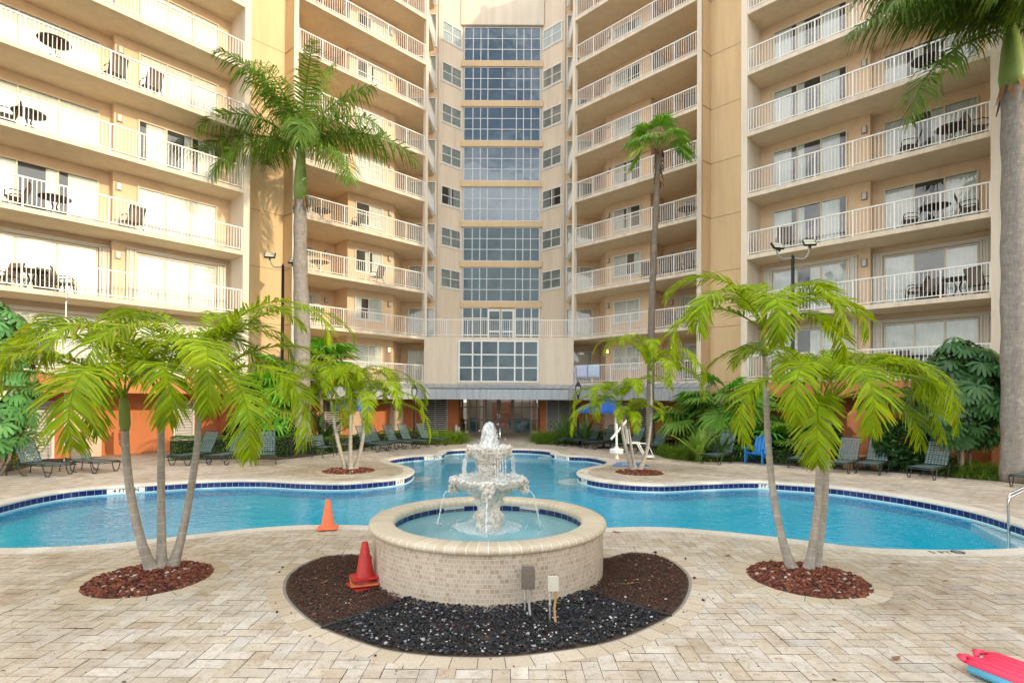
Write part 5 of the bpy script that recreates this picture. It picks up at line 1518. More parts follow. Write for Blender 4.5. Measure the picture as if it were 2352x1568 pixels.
# unseen buildings added behind the camera's right to shade the court
def shade_caster(p0, q0, q1, h, dp, label, blocks=()):
    s, c = math.sin(AZ), math.cos(AZ)
    P = lambda p, q: (c * p + s * q, -s * p + c * q)
    t = thing('shade_building', label, 'building')
    m = MB(); m.prism([P(p0, q0), P(p0, q1), P(p0 + dp, q1), P(p0 + dp, q0)], 0, h); m.build('wall', 'shade_caster_wall', t)
    m = MB(); m.prism([P(p0 - .15, q0 - .15), P(p0 - .15, q1 + .15), P(p0 + dp, q1 + .15), P(p0 + dp, q0 - .15)], h, h + .25); m.build('roof', 'slab_stucco', t)
    if blocks:
        m = MB()
        for a, b, hb in blocks: m.prism([P(p0, a), P(p0, b), P(p0 + 4, b), P(p0 + 4, a)], h + .25, hb)
        m.build('parapet', 'shade_caster_wall', t)  # raised blocks added; their gaps let strips of sun onto the deck
# ================================================================== plants
def frond(m, base, az, el, length, droop, ll, n, w, lang=55, ldroop=.5, vee=.5, seed=0, start=.12, tint=None, twist=0, rach=.012, plum=0):
    """a feather frond; leaflets are folded blades, two faces long"""
    r = random.Random(seed)
    K = 18; pts = []; dirs = []; p = Vector(base); e = el; ds = length / K
    ca, sa = math.cos(az), math.sin(az)
    for i in range(K + 1):
        d = Vector((math.cos(e) * ca, math.cos(e) * sa, math.sin(e)))
        pts.append(p.copy()); dirs.append(d); p = p + d * ds; e -= droop / K * (.45 + 1.1 * i / K)
    m.tint = tuple(x * .9 for x in (tint or (1, 1, 1)))
    m.tube(pts, [rach * (1 - .8 * i / K) for i in range(K + 1)], 4, caps=False)
    side0 = Vector((-sa, ca, 0))
    for i in range(n):
        f = start + (1 - start) * (i + .5) / n; x = f * K; a = int(min(x, K - 1e-6)); fr = x - a
        c = pts[a].lerp(pts[min(a + 1, K)], fr); d = dirs[min(a + (fr > .5), K)]
        up = side0.cross(d).normalized() if abs(d.z) < .999 else Vector((ca, sa, 0))
        if up.z < 0 and abs(d.z) < .9: up = -up
        prof = (math.sin(math.pi * min(1, (.16 + .80 * (f - start) / (1 - start)))) ** .55) 
        for s in (1, -1):
            L = ll * prof * r.uniform(.88, 1.1)
            la = R(lang + r.uniform(-7, 7) - 25 * max(0, f - .75) / .25)
            v = vee + (r.uniform(-plum, plum) if plum else r.uniform(-.08, .08)) + twist * s
            out = (side0 * s * math.cos(v) + up * math.sin(v)) * math.sin(la) + d * math.cos(la)
            out.normalize()
            ld = ldroop * r.uniform(.75, 1.25)
            q1 = c + out * L * .5 + Vector((0, 0, -L * ld * .12)); o2 = (out + Vector((0, 0, -ld))).normalized(); q2 = q1 + o2 * L * .5
            wv = d.cross(out); wv = (d - out * d.dot(out)).normalized()
            ww = w * r.uniform(.85, 1.15) * (.6 + .4 * prof)
            tn = r.uniform(.62, 1.28); tt = tint or (1, 1, 1); yl = r.uniform(.9, 1.15)
            tc = (tt[0] * tn * yl, tt[1] * tn, tt[2] * tn)
            o = len(m.v)
            m.v.extend([tuple(c - wv * ww * .35), tuple(c + wv * ww * .35), tuple(q1 + wv * ww * .5), tuple(q1 - wv * ww * .5), tuple(q2 + wv * ww * .12), tuple(q2 - wv * ww * .12)])
            m.f += [[o, o + 1, o + 2, o + 3], [o + 3, o + 2, o + 4, o + 5]]; m.m += [m.mi, m.mi]; m.t += [tc, (tc[0] * 1.04, tc[1] * .98, tc[2] * .9) if r.random() > .06 else (tc[0] * 1.5, tc[1] * .85, tc[2] * 1.2)]

def trunk_pts(pxs, Y, base=None):
    """trunk axis through photo points at distance Y"""
    return [AT(x, y, Y) for x, y in pxs]

def lime_palm(label, group, stems, seed, scale=1.0):
    """a clump of slender palms; stems: list of (axis points, radius base, radius top, shaft length, [fronds])"""
    c = stems[0][0][0]
    t = thing('palm_tree', label, 'palm tree', (c.x, c.y, 0), 0, group)
    off = Vector((c.x, c.y, 0))
    r = random.Random(seed)
    for si, (ax, r0, r1, shaft, fronds, fl) in enumerate(stems):
        P = smooth_loop([p - off for p in ax], .06, False); k = len(P)
        m = MB(); rad = []
        for i in range(k):
            f = i / (k - 1); r0_, r1_ = r0 * .76, r1 * .78; q = r1_ + (r0_ - r1_) * (1 - f) + r0 * .75 * math.exp(-f * 14); q *= 1 + .035 * math.sin(P[i].z * 47 + si); rad.append(q)
        m.tube(P, rad, 14); m.build('trunk', 'lime_palm_bark', t, True)
        d = (P[-1] - P[-4]).normalized(); top = P[-1]
        m = MB(); S_ = [top - d * .02, top + d * shaft * .15, top + d * shaft * .5, top + d * shaft * .85, top + d * shaft]
        m.tube(S_, [r1 * .82, r1 * 1.15, r1 * 1.1, r1 * .85, r1 * .6], 12); m.build('crownshaft', 'crownshaft_lime', t, True)
        m = MB(); apex = top + d * shaft * .93
        for fi, (az, el, L, dr) in enumerate(fronds):
            # rigid stalk, then the blade
            frond(m, apex, R(az) + r.uniform(-.08, .08), R(min(86, el + 13)), L * (1.52 if seed != 5 else 1.38) * r.uniform(.95, 1.05), dr + 1.0, fl * .72 * r.uniform(.9, 1.1), 58, .029 * scale, 52, .58, .26, seed * 100 + si * 20 + fi, .18, (1, 1, 1), 0, .013 * scale, .16)
        # the unopened spear
        m.tint = (1, 1, 1); m.tube([apex, apex + Vector((.02, .01, .35)), apex + Vector((.05, .02, .75))], [.014, .011, .003], 5)
        o = m.build('crown', 'lime_frond', t, recalc=False)
    return t
def fan_of(n, r, L, el=(58, 5), dr=(1.5, 2.1), off=0):
    out = []
    for i in range(n):
        q = i / max(1, n - 1); out.append((off + i * 137.5 + r.uniform(-12, 12), el[0] + (el[1] - el[0]) * q + r.uniform(-6, 6), L * r.uniform(.88, 1.1), dr[0] + (dr[1] - dr[0]) * q + r.uniform(-.15, .15)))
    return out
r = random.Random(21)
gp = 'slender lime green palm clumps'
Y = 6.85
def yb(pts, Y): return [AT(x, y, Y + dy) for x, y, dy in pts]
g_ = G(352, 1322); gA = Vector((g_.x, g_.y, .02))
def stemline(px_list, g0, lean):
    n = len(px_list); out = []
    for i, (x, y) in enumerate(px_list): out.append(AT(x, y, g0.y + lean * i / max(1, n - 1)))
    out[0] = Vector((AT(*px_list[0], g0.y).x, g0.y, .0)); return out
A1 = stemline([(352, 1322), (325, 1245), (303, 1150), (290, 1050), (287, 985)], G(352, 1318), -.25)
A2 = stemline([(371, 1318), (371, 1230), (370, 1100), (370, 985)], G(371, 1314), .15)
A3 = stemline([(393, 1314), (415, 1240), (437, 1130), (452, 1030), (457, 950)], G(393, 1311), .25)
FL = lambda off, n=10, L=1.75: fan_of(n, r, L, (62, 2), (1.35, 2.05), off)
# outward fronds chosen by hand so that the crowns hang as in the picture
a1 = [(178, 24, 1.7, .85), (194, 14, 1.6, .55), (165, 58, 1.6, 1.5), (214, 30, 1.55, .8), (250, 35, 1.5, 1.9), (290, 30, 1.35, 2.2), (120, 45, 1.7, 1.5), (60, 55, 1.5, 1.5), (328, 40, 1.3, 2.3), (203, 4, 1.3, .3)]
a2 = [(140, 72, 1.5, 1.6), (230, 50, 1.5, 1.9), (275, 35, 1.5, 2.2), (320, 50, 1.5, 2.0), (40, 62, 1.6, 1.4), (90, 50, 1.6, 1.5), (190, 55, 1.6, 1.7), (10, 60, 1.5, 1.7), (255, 62, 1.5, 2.0)]
a3 = [(5, 34, 1.75, 1.75), (340, 18, 1.7, 1.7), (25, 58, 1.9, 1.5), (60, 66, 1.6, 1.4), (300, 40, 1.6, 2.3), (260, 50, 1.5, 2.1), (110, 64, 1.6, 1.4), (350, 62, 1.85, 1.8), (160, 60, 1.7, 1.6), (320, 10, 1.6, 1.5), (15, 22, 1.7, 1.5)]
lime_palm('clump of three lime palms in the round rock bed left of the fountain', gp, [(A1, .072, .055, .42, a1, .62), (A2, .070, .052, .44, a2, .60), (A3, .070, .050, .40, a3, .62)], 3)
B1 = stemline([(1823, 1320), (1800, 1250), (1776, 1130), (1764, 1010), (1759, 880), (1757, 815)], G(1823, 1316), .15)
B2 = stemline([(1855, 1322), (1868, 1240), (1880, 1120), (1885, 1010), (1885, 985)], G(1855, 1318), -.15)
B3 = stemline([(1872, 1316), (1888, 1210), (1898, 1090), (1902, 990), (1904, 970)], G(1872, 1312), .25)
b1 = [(182, 28, 1.35, 2.0), (205, 45, 1.3, 2.1), (160, 62, 1.35, 1.6), (20, 55, 1.35, 1.6), (345, 40, 1.3, 1.9), (300, 45, 1.2, 2.2), (255, 40, 1.2, 2.3), (80, 60, 1.3, 1.5), (120, 50, 1.3, 1.7), (10, 25, 1.3, 1.6)]
b2 = [(195, 30, 1.4, 2.3), (225, 45, 1.4, 2.3), (265, 40, 1.4, 2.4), (310, 45, 1.4, 2.2), (345, 30, 1.5, 1.7), (15, 45, 1.5, 1.6), (120, 60, 1.4, 1.5), (165, 55, 1.4, 1.8), (240, 10, 1.2, 1.8)]
b3 = [(0, 35, 1.35, 1.45), (350, 15, 1.3, 1.3), (20, 52, 1.35, 1.4), (330, 45, 1.3, 1.8), (50, 60, 1.3, 1.4), (300, 50, 1.25, 2.1), (140, 62, 1.3, 1.5), (5, 5, 1.2, 1.1), (90, 55, 1.4, 1.5)]
lime_palm('clump of three lime palms, one taller, in the round rock bed right of the fountain', gp, [(B1, .064, .046, .34, b1, .52), (B2, .066, .050, .36, b2, .52), (B3, .062, .048, .36, b3, .55)], 5)
C1 = stemline([(795, 1082), (783, 1040), (771, 990), (765, 950)], G(795, 1081), .0)
C2 = stemline([(805, 1083), (805, 1020), (805, 950)], G(805, 1082), .1)
C3 = stemline([(815, 1082), (827, 1040), (834, 1000), (837, 965)], G(815, 1081), -.1)
c_ = lambda off, L: [(az + r.uniform(-8, 8), el, L * r.uniform(.9, 1.1), d) for az, el, d in ((off, 30, 1.7), (off + 40, 48, 1.8), (off - 40, 45, 1.8), (off + 85, 55, 1.7), (off - 85, 55, 1.7), (off + 130, 60, 1.6), (off - 130, 60, 1.6), (off + 180, 60, 1.7), (off + 15, 8, 1.3), (off - 70, 30, 2.1))]
lime_palm('three stemmed lime palm on the left deck lobe by the loungers', gp, [(C1, .085, .06, .42, c_(195, 1.8), .60), (C2, .085, .06, .42, c_(100, 1.75), .60), (C3, .085, .06, .42, c_(-15, 1.9), .62)], 9, 1.1)
D1 = stemline([(1452, 1084), (1440, 1040), (1430, 990), (1427, 962)], G(1452, 1083), .0)
D2 = stemline([(1460, 1084), (1452, 1040), (1446, 1000), (1444, 985)], G(1460, 1083), .3)
D3 = stemline([(1468, 1084), (1484, 1040), (1493, 980), (1495, 920), (1494, 880)], G(1468, 1083), .1)
lime_palm('two tier lime palm with three stems on the right deck lobe', gp, [(D1, .08, .055, .40, c_(190, 1.45), .50), (D2, .07, .05, .3, c_(280, 1.1)[:6], .45), (D3, .08, .05, .42, c_(-5, 1.6), .55)], 12, 1.05)

# ---- royal palms
def royal(label, px_axis, Y, shaft_top, r0, r1, fronds, L, seed, tone=1.0):
    ax = [AT(x, y, Y) for x, y in px_axis]; base = Vector((ax[0].x, Y, 0)); ax[0] = Vector((ax[0].x, Y, 0))
    t = thing('royal_palm', label, 'palm tree', (base.x, Y, 0), 0, 'royal palms')
    P = smooth_loop([p - base for p in ax], .25, False); k = len(P)
    rad = [(r1 + (r0 - r1) * max(0, 1 - i / (k - 1) * 1.0) ** 1.2) * (1 + .05 * math.sin(i * 1.1)) + r0 * (.22 if tone == 1 else .06) * math.exp(-i / (k - 1) * 18) for i in range(k)]
    m = MB(); m.tube(P, rad, 20); m.build('trunk', 'royal_bark', t, True)
    top = P[-1]; st = AT(*shaft_top, Y) - base
    m = MB(); m.tube([top - Vector((0, 0, .05)), top.lerp(st, .2), top.lerp(st, .6), top.lerp(st, .85), st], [r1 * .95, r1 * 1.12, r1 * .85, r1 * .6, r1 * .35], 16); m.build('crownshaft', 'crownshaft_green', t, True)
    m = MB(); rr = random.Random(seed)
    for k_ in range(16):
        a = rr.uniform(0, 6.28); q = r1 * 1.05; h = rr.uniform(-.1, .15)
        p0 = top + Vector((q * math.cos(a), q * math.sin(a), h)); p1 = p0 + Vector((.12 * math.cos(a), .12 * math.sin(a), -.25 - rr.random() * .3)); tt = Vector((-math.sin(a), math.cos(a), 0)) * .06
        m.quad(p0 - tt, p0 + tt, p1 + tt * .4, p1 - tt * .4)
    m.build('boot_fibre', 'fibre_brown', t, recalc=False)
    m = MB()
    for i, (az, el, Lf, dr) in enumerate(fronds):
        tn = rr.uniform(.8, 1.15)
        tn *= tone
        frond(m, st - Vector((0, 0, .15)), R(az), R(el), L * Lf, dr, 1.12, 90, .05, 60, 1.45, .1, seed * 50 + i, .10, (tn * 1.05, tn, tn), 0, .045, .75)
    m.tint = (1.2, 1.1, .8); m.tube([st, st + Vector((.15, 0, 1.2)), st + Vector((.35, 0, 2.6))], [.05, .035, .01], 6)
    m.build('crown', 'royal_frond', t, recalc=False)
royal('tall royal palm with a full crown standing left of the centre before the tan wall', [(694, 1042), (692, 1000), (693, 900), (694, 760), (690, 620), (690, 462)], 22.7, (692, 330), .40, .255,
      [(181, 22, 1.16, 1.55), (4, 26, 1.18, 1.5), (150, 64, 1.12, .75), (60, 80, 1.1, .55), (20, 66, 1.0, .9), (196, 42, 1.0, 1.9), (345, 42, 1.0, 2.0), (262, 60, .95, 1.8), (300, 72, .95, 1.2), (225, 66, 1.0, 1.3), (35, 44, .95, 1.7), (135, 40, .95, 1.8), (330, -6, .85, 1.3), (205, 4, .9, 1.5), (180, 70, 1.05, .8), (290, 25, .8, 2.1)], 4.5, 2)
royal('large royal palm at the right edge, its lower fronds hanging before the right wing', [(2332, 1100), (2332, 1000), (2331, 800), (2330, 600), (2330, 400), (2327, 205)], 15.4, (2322, 55), .335, .285,
      [(188, -15, 1.18, 1.25), (180, 24, 1.3, 1.3), (196, 30, 1.2, 1.5), (172, 45, 1.2, 1.3), (212, 40, 1.1, 1.7), (240, 10, .8, 1.4), (165, 45, 1.0, 1.3), (225, 20, .95, 1.5), (250, 45, .9, 1.6), (140, 60, 1.0, 1.2), (0, 40, 1.0, 1.4), (30, 55, 1.0, 1.3), (330, 50, 1.0, 1.6), (290, 55, .95, 1.6), (80, 60, 1.0, 1.2), (180, 66, 1.0, 1.2)], 3.9, 3, .62)  # crown tinted darker; the shade on this palm is put into its colour

# ---- fan palms
def fan_leaf(m, base, az, el, stalk, rad, nseg, seed, droop=.5, spread=300, tint=(1, 1, 1), stalk_droop=.35):
    r = random.Random(seed); pts = []; p = Vector(base); e = el; K = 6
    for i in range(K + 1):
        pts.append(p.copy()); p = p + Vector((math.cos(e) * math.cos(az), math.cos(e) * math.sin(az), math.sin(e))) * stalk / K; e -= stalk_droop / K
    m.tint = tuple(x * .8 for x in tint); m.tube(pts, .011, 4, caps=False)
    hub = pts[-1]; e -= .15
    ax = Vector((math.cos(e) * math.cos(az), math.cos(e) * math.sin(az), math.sin(e))); sd = Vector((-math.sin(az), math.cos(az), 0)); up = sd.cross(ax)
    if up.z < 0: up = -up
    for j in range(nseg):
        q = (j + .5) / nseg - .5; a = R(spread) * q
        L = rad * (1 - .35 * abs(2 * q) ** 2) * r.uniform(.92, 1.06)
        d = (ax * math.cos(a) + sd * math.sin(a) + up * (.32 * (1 - math.cos(a)) * .3 - .06)).normalized()
        wv = (-ax * math.sin(a) + sd * math.cos(a))
        hw = L * R(spread) / nseg * .5
        fold = up * hw * .35 * (1 if j % 2 else -1)
        c1 = hub + d * L * .55 - Vector((0, 0, droop * L * .06)); dd = (d + Vector((0, 0, -droop * r.uniform(.6, 1.3)))).normalized(); c2 = c1 + dd * L * .48
        tn = r.uniform(.8, 1.2); tc = tuple(x * tn for x in tint)
        m.quad(hub - wv * .004, hub + wv * .004, c1 + wv * hw * .58 + fold, c1 - wv * hw * .58 - fold, tc)
        m.quad(c1 - wv * hw * .58 - fold, c1 + wv * hw * .58 + fold, c2 + wv * hw * .06, c2 - wv * hw * .06, tuple(x * .95 for x in tc))
# thin washingtonia
ax = [AT(x, y, 24.0 + dy) for x, y, dy in ((1492, 1032, 0), (1494, 900, 0), (1496, 760, 0), (1500, 620, 0), (1507, 480, 0), (1513, 345, 0))]
base = Vector((ax[0].x, 24.0, 0)); ax[0] = base.copy()
t = thing('fan_palm', 'tall thin fan palm with a small round crown before the right inner stack', 'palm tree', base)
P = smooth_loop([p - base for p in ax], .3, False); k = len(P)
m = MB(); m.tube(P, [.115 + .06 * (1 - i / (k - 1)) + .06 * math.exp(-i / 3) + (.04 if i > k - 4 else 0) + .006 * math.sin(i * 2.3) for i in range(k)], 14); m.build('trunk', 'fan_palm_bark', t, True)
m = MB(); rr = random.Random(5); top = P[-1]
for i in range(70):
    a = rr.uniform(0, 6.28); z = rr.uniform(-1.5, .15); q = .15; p0 = top + Vector((q * math.cos(a), q * math.sin(a), z)); p1 = p0 + Vector((.09 * math.cos(a), .09 * math.sin(a), -.22)); tt = Vector((-math.sin(a), math.cos(a), 0)) * .05
    m.quad(p0 - tt, p0 + tt, p1 + tt * .5, p1 - tt * .5)
m.build('boot_fibre', 'fibre_brown', t, recalc=False)
m = MB()
for i, (az, el) in enumerate(((180, 28), (200, 58), (8, 35), (350, 8), (205, 2), (90, 62), (265, 65), (300, 30), (235, 22), (35, 62), (150, 60), (290, 88), (175, -12), (330, -5))):
    fan_leaf(m, top + Vector((0, 0, .1)), R(az), R(el), .95, .92, 26, i, 1.0, 235, (1.9, 1.75, 1.4) if i != 4 else (3.2, 2.4, .8))
m.build('crown', 'fan_frond', t, recalc=False)
# a clump of fan palms
def fan_clump(label, pts, seed, n, stalk, rad, tint=(1, 1, 1)):
    rr = random.Random(seed); c = pts[0]
    t = thing('fan_palm', label, 'palm', (c[0], c[1], 0), 0, 'bushy fan palms')
    tr, m = MB(), MB()
    for (x, y, h) in pts:
        b = Vector((x - c[0], y - c[1], 0)); tr.tube([b, b + Vector((rr.uniform(-.1, .1), 0, h))], [.11, .085], 8)
        for i in range(n):
            fan_leaf(m, b + Vector((0, 0, h - .1)), rr.uniform(0, 6.283), R(rr.uniform(-15, 80)), stalk * rr.uniform(.7, 1.15), rad * rr.uniform(.75, 1.1), 30, rr.randint(0, 99999), rr.uniform(.4, .9), 290, tuple(x_ * rr.uniform(.75, 1.35) for x_ in tint))
    tr.build('trunk', 'fan_palm_bark', t, True); m.build('crown', 'fan_frond', t, recalc=False)
q = lambda px, Y: AT(px, 1000, Y).x
fan_clump('dark bushy fan palms between the right deck lobe and the right wing', [(q(1660, 22.3), 22.3, 2.2), (q(1600, 23.2), 23.2, 1.3), (q(1722, 21.6), 21.6, 1.35)], 7, 20, 1.15, 1.15, (1.7, 1.6, 1.3))
fan_clump('sunlit bushy fan palms behind the left royal palm trunk', [(q(738, 24.2), 24.2, 3.7), (q(664, 23.8), 23.8, 2.9), (q(622, 23.2), 23.2, 1.9)], 8, 22, 1.05, 1.2, (2.2, 2.0, 1.3))
fan_clump('low fan palm behind the slatted armchair at the right liriope', [(q(1790, 20.4), 20.4, .7)], 17, 12, .8, .9, (1.6, 1.5, 1.2))

# ---- schefflera trees
def schefflera(label, c, w, h0, h1, n, seed, dpt=1.0, tone=1.0):
    rr = random.Random(seed)
    t = thing('schefflera_tree', label, 'tree', (c[0], c[1], 0), 0, 'schefflera trees')
    m = MB()
    for i in range(5):
        a = rr.uniform(-.6, .6); m.tube(smooth_loop([Vector((a * .3, 0, 0)), Vector((a * .6, rr.uniform(-.2, .2), h0)), Vector((a * w * .7, rr.uniform(-.3, .3), (h0 + h1) * .55))], .2, False), [.06, .055, .05, .045, .04, .035, .03, .025, .02, .02, .02, .02, .02, .02, .02, .02, .02, .02, .02, .02, .02, .02, .02, .02, .02, .02, .02][:len(smooth_loop([Vector((a * .3, 0, 0)), Vector((a * .6, 0, h0)), Vector((a * w * .7, 0, (h0 + h1) * .55))], .2, False))] if False else .045, 7)
    m.build('trunk', 'fan_palm_bark', t, True)
    m = MB()
    for i in range(n):
        while True:
            x, y, z = rr.uniform(-1, 1), rr.uniform(-1, 1), rr.uniform(-1, 1); q = (x * x + y * y + z * z) ** .5
            if .45 < q < 1: break
        p = Vector((x * w, y * w * dpt, (h0 + h1) / 2 + z * (h1 - h0) / 2))
        outv = Vector((x, y, .25 + z * .5)).normalized(); R_ = rr.uniform(.32, .44); k = rr.randint(8, 10)
        a1 = outv.cross(Vector((0, 0, 1))).normalized() if abs(outv.z) < .95 else Vector((1, 0, 0)); a2 = a1.cross(outv).normalized()
        ph = rr.uniform(0, 6.28); tn = rr.uniform(.7, 1.3) * tone
        for j in range(k):
            th = ph + 6.283 * j / k; d = (a1 * math.cos(th) + a2 * math.sin(th) + outv * .15); d = (d + Vector((0, 0, -.55))).normalized(); s = d.cross(outv).normalized() * R_ * .125
            b = p + d * .04; c1 = p + d * R_ * .55 + Vector((0, 0, -.01)); d2 = (d + Vector((0, 0, -.6))).normalized(); c2 = c1 + d2 * R_ * .35; c3 = c2 + d2 * R_ * .14
            tj = tn * rr.uniform(.85, 1.15); tc = (tj, tj, tj)
            m.quad(b - s * .2, b + s * .2, c1 + s, c1 - s, tc); m.quad(c1 - s, c1 + s, c2 + s * .85, c2 - s * .85, tc); m.quad(c2 - s * .85, c2 + s * .85, c3 + s * .3, c3 - s * .3, tc)
    m.build('crown', 'schefflera_leaf', t, recalc=False)
schefflera('large dark schefflera tree at the right, its umbrella leaves hanging over the orange wall', (AT(2215, 950, 16.6).x, 16.6), 1.7, .95, 4.35, 330, 4, .6, 1.25)
schefflera('schefflera tree with sunlit glossy leaves at the left edge', (AT(-12, 950, 15.6).x, 15.6), 1.05, .4, 5.2, 260, 5, .8, 2.1)

# ---- leafy masses
def leaf_cloud(m, n, fn, size, seed, flat=.5):
    rr = random.Random(seed)
    for i in range(n):
        p, nv = fn(rr)
        d = Vector((rr.gauss(0, 1), rr.gauss(0, 1), rr.gauss(0, .7))) + nv * .8; d.normalize()
        s = d.cross(Vector((rr.gauss(0, 1), rr.gauss(0, 1), rr.gauss(0, 1)))).normalized(); L = size * rr.uniform(.7, 1.3); tn = rr.uniform(.65, 1.35)
        m.quad(p - d * L * .5, p + s * L * .3, p + d * L * .5, p - s * L * .3, (tn * rr.uniform(.9, 1.15), tn, tn * .9))
def hedge(label, path, w, h, n, seed, size=.05, mat='hedge_leaf', group='clipped hedges'):
    P = [Vector(p) for p in path]; seg = [(b - a).length for a, b in zip(P, P[1:])]; T = sum(seg)
    c = P[0]; t = thing('hedge', label, 'hedge', (c.x, c.y, 0), 0, group); P = [p - c for p in P]
    def fn(rr):
        s = rr.uniform(0, T); i = 0
        while i < len(seg) - 1 and s > seg[i]: s -= seg[i]; i += 1
        e = (P[i + 1] - P[i]).normalized(); q = P[i] + e * s; nn = Vector((-e.y, e.x))
        a = rr.uniform(-.25, math.pi + .25); sq = .55
        cx = math.copysign(abs(math.cos(a)) ** sq, math.cos(a)) * w / 2; cz = math.copysign(abs(math.sin(a)) ** sq, math.sin(a))
        f = 1 - abs(rr.gauss(0, .05)); lump = 1 + .06 * math.sin(s * 3.1 + i) + .04 * math.sin(s * 7.7)
        z = h * (.5 + .5 * cz * f) * lump if cz > 0 else h * .5 * rr.random()
        if a < 0 or a > math.pi: z = h * .5 * rr.random()
        elif cz < .98: z = h * (rr.random() if abs(math.cos(a)) > .8 else .5 + .5 * cz) * lump
        v = q + nn * cx * f * lump; return Vector((v.x, v.y, z)), Vector((nn.x * cx, nn.y * cx, cz * .3))
    m = MB(); leaf_cloud(m, n, fn, size, seed); m.build('foliage', mat, t, recalc=False)
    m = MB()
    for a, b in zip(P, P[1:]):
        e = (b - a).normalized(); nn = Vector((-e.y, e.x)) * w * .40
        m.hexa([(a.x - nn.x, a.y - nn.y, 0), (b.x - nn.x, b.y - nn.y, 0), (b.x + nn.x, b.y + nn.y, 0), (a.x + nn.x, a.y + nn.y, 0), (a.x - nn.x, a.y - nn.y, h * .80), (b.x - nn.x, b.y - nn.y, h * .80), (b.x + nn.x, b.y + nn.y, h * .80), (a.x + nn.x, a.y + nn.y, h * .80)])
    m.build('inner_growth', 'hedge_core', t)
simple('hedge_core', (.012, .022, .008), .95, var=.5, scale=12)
gx = lambda px, py: G(px, py).xy
off = lambda p, d: (p[0] + d[0], p[1] + d[1])
hedge('clipped green hedge beside the louvred doors on the left', [gx(392, 1052), gx(470, 1048), gx(560, 1046), gx(672, 1046)], .95, .78, 9000, 1)
hedge('low hedge behind the loungers of the left deck lobe', [gx(712, 1043), gx(780, 1034), gx(880, 1019), gx(975, 1009)], .7, .62, 6500, 2, .06)
hedge('low dark hedge behind the loungers under the blue umbrella', [gx(1318, 1009), gx(1400, 1013), gx(1470, 1024), gx(1535, 1036)], .8, .62, 6000, 3, .06)
hedge('long low hedge behind the right loungers', [gx(1688, 1056), gx(1800, 1062), gx(1910, 1068), gx(2030, 1074), gx(2205, 1083)], .7, .50, 8000, 4)
def shrub(label, c, rx, ry, h0, h1, n, size, seed, mat='shrub_leaf'):
    t = thing('shrub', label, 'shrub', (c[0], c[1], 0), 0, 'leafy shrubs')
    def fn(rr):
        while True:
            x, y, z = rr.uniform(-1, 1), rr.uniform(-1, 1), rr.uniform(-1, 1); q = (x * x + y * y + z * z) ** .5
            if .5 < q < 1: break
        return Vector((x * rx, y * ry, (h0 + h1) / 2 + z * (h1 - h0) / 2)), Vector((x, y, z))
    m = MB(); leaf_cloud(m, n, fn, size, seed); m.build('foliage', mat, t, recalc=False)
    m = MB(); rr = random.Random(seed)
    for i in range(6): m.tube([(rr.uniform(-.1, .1), rr.uniform(-.1, .1), 0), (rr.uniform(-.8, .8) * rx, rr.uniform(-.5, .5) * ry, h1 * .75)], .012, 5)
    m.build('stems', 'fan_palm_bark', t)
shrub('glossy green shrub behind the lounger pair, right of the octagonal board', (AT(2085, 1000, 17.4).x, 17.6), 1.0, .5, .05, 1.75, 3200, .15, 1)
shrub('dark leafy shrub left of the octagonal board', (AT(1895, 1000, 18.6).x, 18.9), .75, .5, .1, 1.9, 2400, .15, 2)
shrub('leafy yellow green shrub at the foot of the left schefflera', (AT(25, 1040, 16.4).x, 16.6), .8, .5, .1, 1.6, 900, .12, 3, 'liriope_blade')
shrub('shrub under the fan palms behind the left hedge', (AT(600, 1000, 22.3).x, 22.3), 1.6, .5, .05, 1.5, 2600, .15, 4)
shrub('shrub behind the blue garden chair', (AT(1770, 1000, 20.2).x, 20.5), 1.2, .6, .05, 1.3, 2200, .15, 6)

def blades(m, c, n, L, w, seed, spread=.9, up=.9, droop=1.3, tint=(1, 1, 1), K=4):
    rr = random.Random(seed)
    for i in range(n):
        a = rr.uniform(0, 6.283); e = R(rr.uniform(90 - 62 * spread, 88)) * up; p = Vector(c) + Vector((rr.gauss(0, .04), rr.gauss(0, .04), 0)); l = L * rr.uniform(.7, 1.15); ww = w * rr.uniform(.8, 1.2)
        sd = Vector((-math.sin(a), math.cos(a), 0)); tn = rr.uniform(.65, 1.35); tc = (tint[0] * tn * rr.uniform(.9, 1.2), tint[1] * tn, tint[2] * tn); prev = None
        for k in range(K + 1):
            f = k / K; hw = ww * .5 * (math.sin(math.pi * (.18 + .82 * f)) ** .7 if k < K else .04)
            q = (p - sd * hw, p + sd * hw)
            if prev: m.quad(prev[0], prev[1], q[1], q[0], tc)
            prev = q; p = p + Vector((math.cos(e) * math.cos(a), math.cos(e) * math.sin(a), math.sin(e))) * l / K; e -= droop / K * rr.uniform(.7, 1.3)
def liriope(label, poly, n, seed, L=.5, tint=(1, 1, 1)):
    rr = random.Random(seed); xs = [p[0] for p in poly]; ys = [p[1] for p in poly]; c = (sum(xs) / len(xs), sum(ys) / len(ys))
    o = None; m = MB(); k = 0
    while k < n:
        x, y = rr.uniform(min(xs), max(xs)), rr.uniform(min(ys), max(ys))
        if inside(np.array([x]), np.array([y]), poly)[0]:
            blades(m, (x, y, 0), 16, L * rr.uniform(.8, 1.2), .018, rr.randint(0, 99999), 1.0, 1, 1.9, tuple(q * rr.uniform(.8, 1.2) for q in tint)); k += 1
    o = m.build('liriope', 'liriope_blade', recalc=False)
    tag(o, label, 'ornamental grass', kind='stuff')
def strip_poly(px, dpt):
    a = [gx(*p) for p in px]; return [tuple(p) for p in a] + [(p.x * 1.0, p.y + dpt) for p in reversed(a)]
liriope('strappy liriope clump at the entrance, left of the pool axis', strip_poly([(972, 1019), (1020, 1019.5), (1060, 1017)], 2.4), 330, 1, .86, (1.25, 1.2, 1))
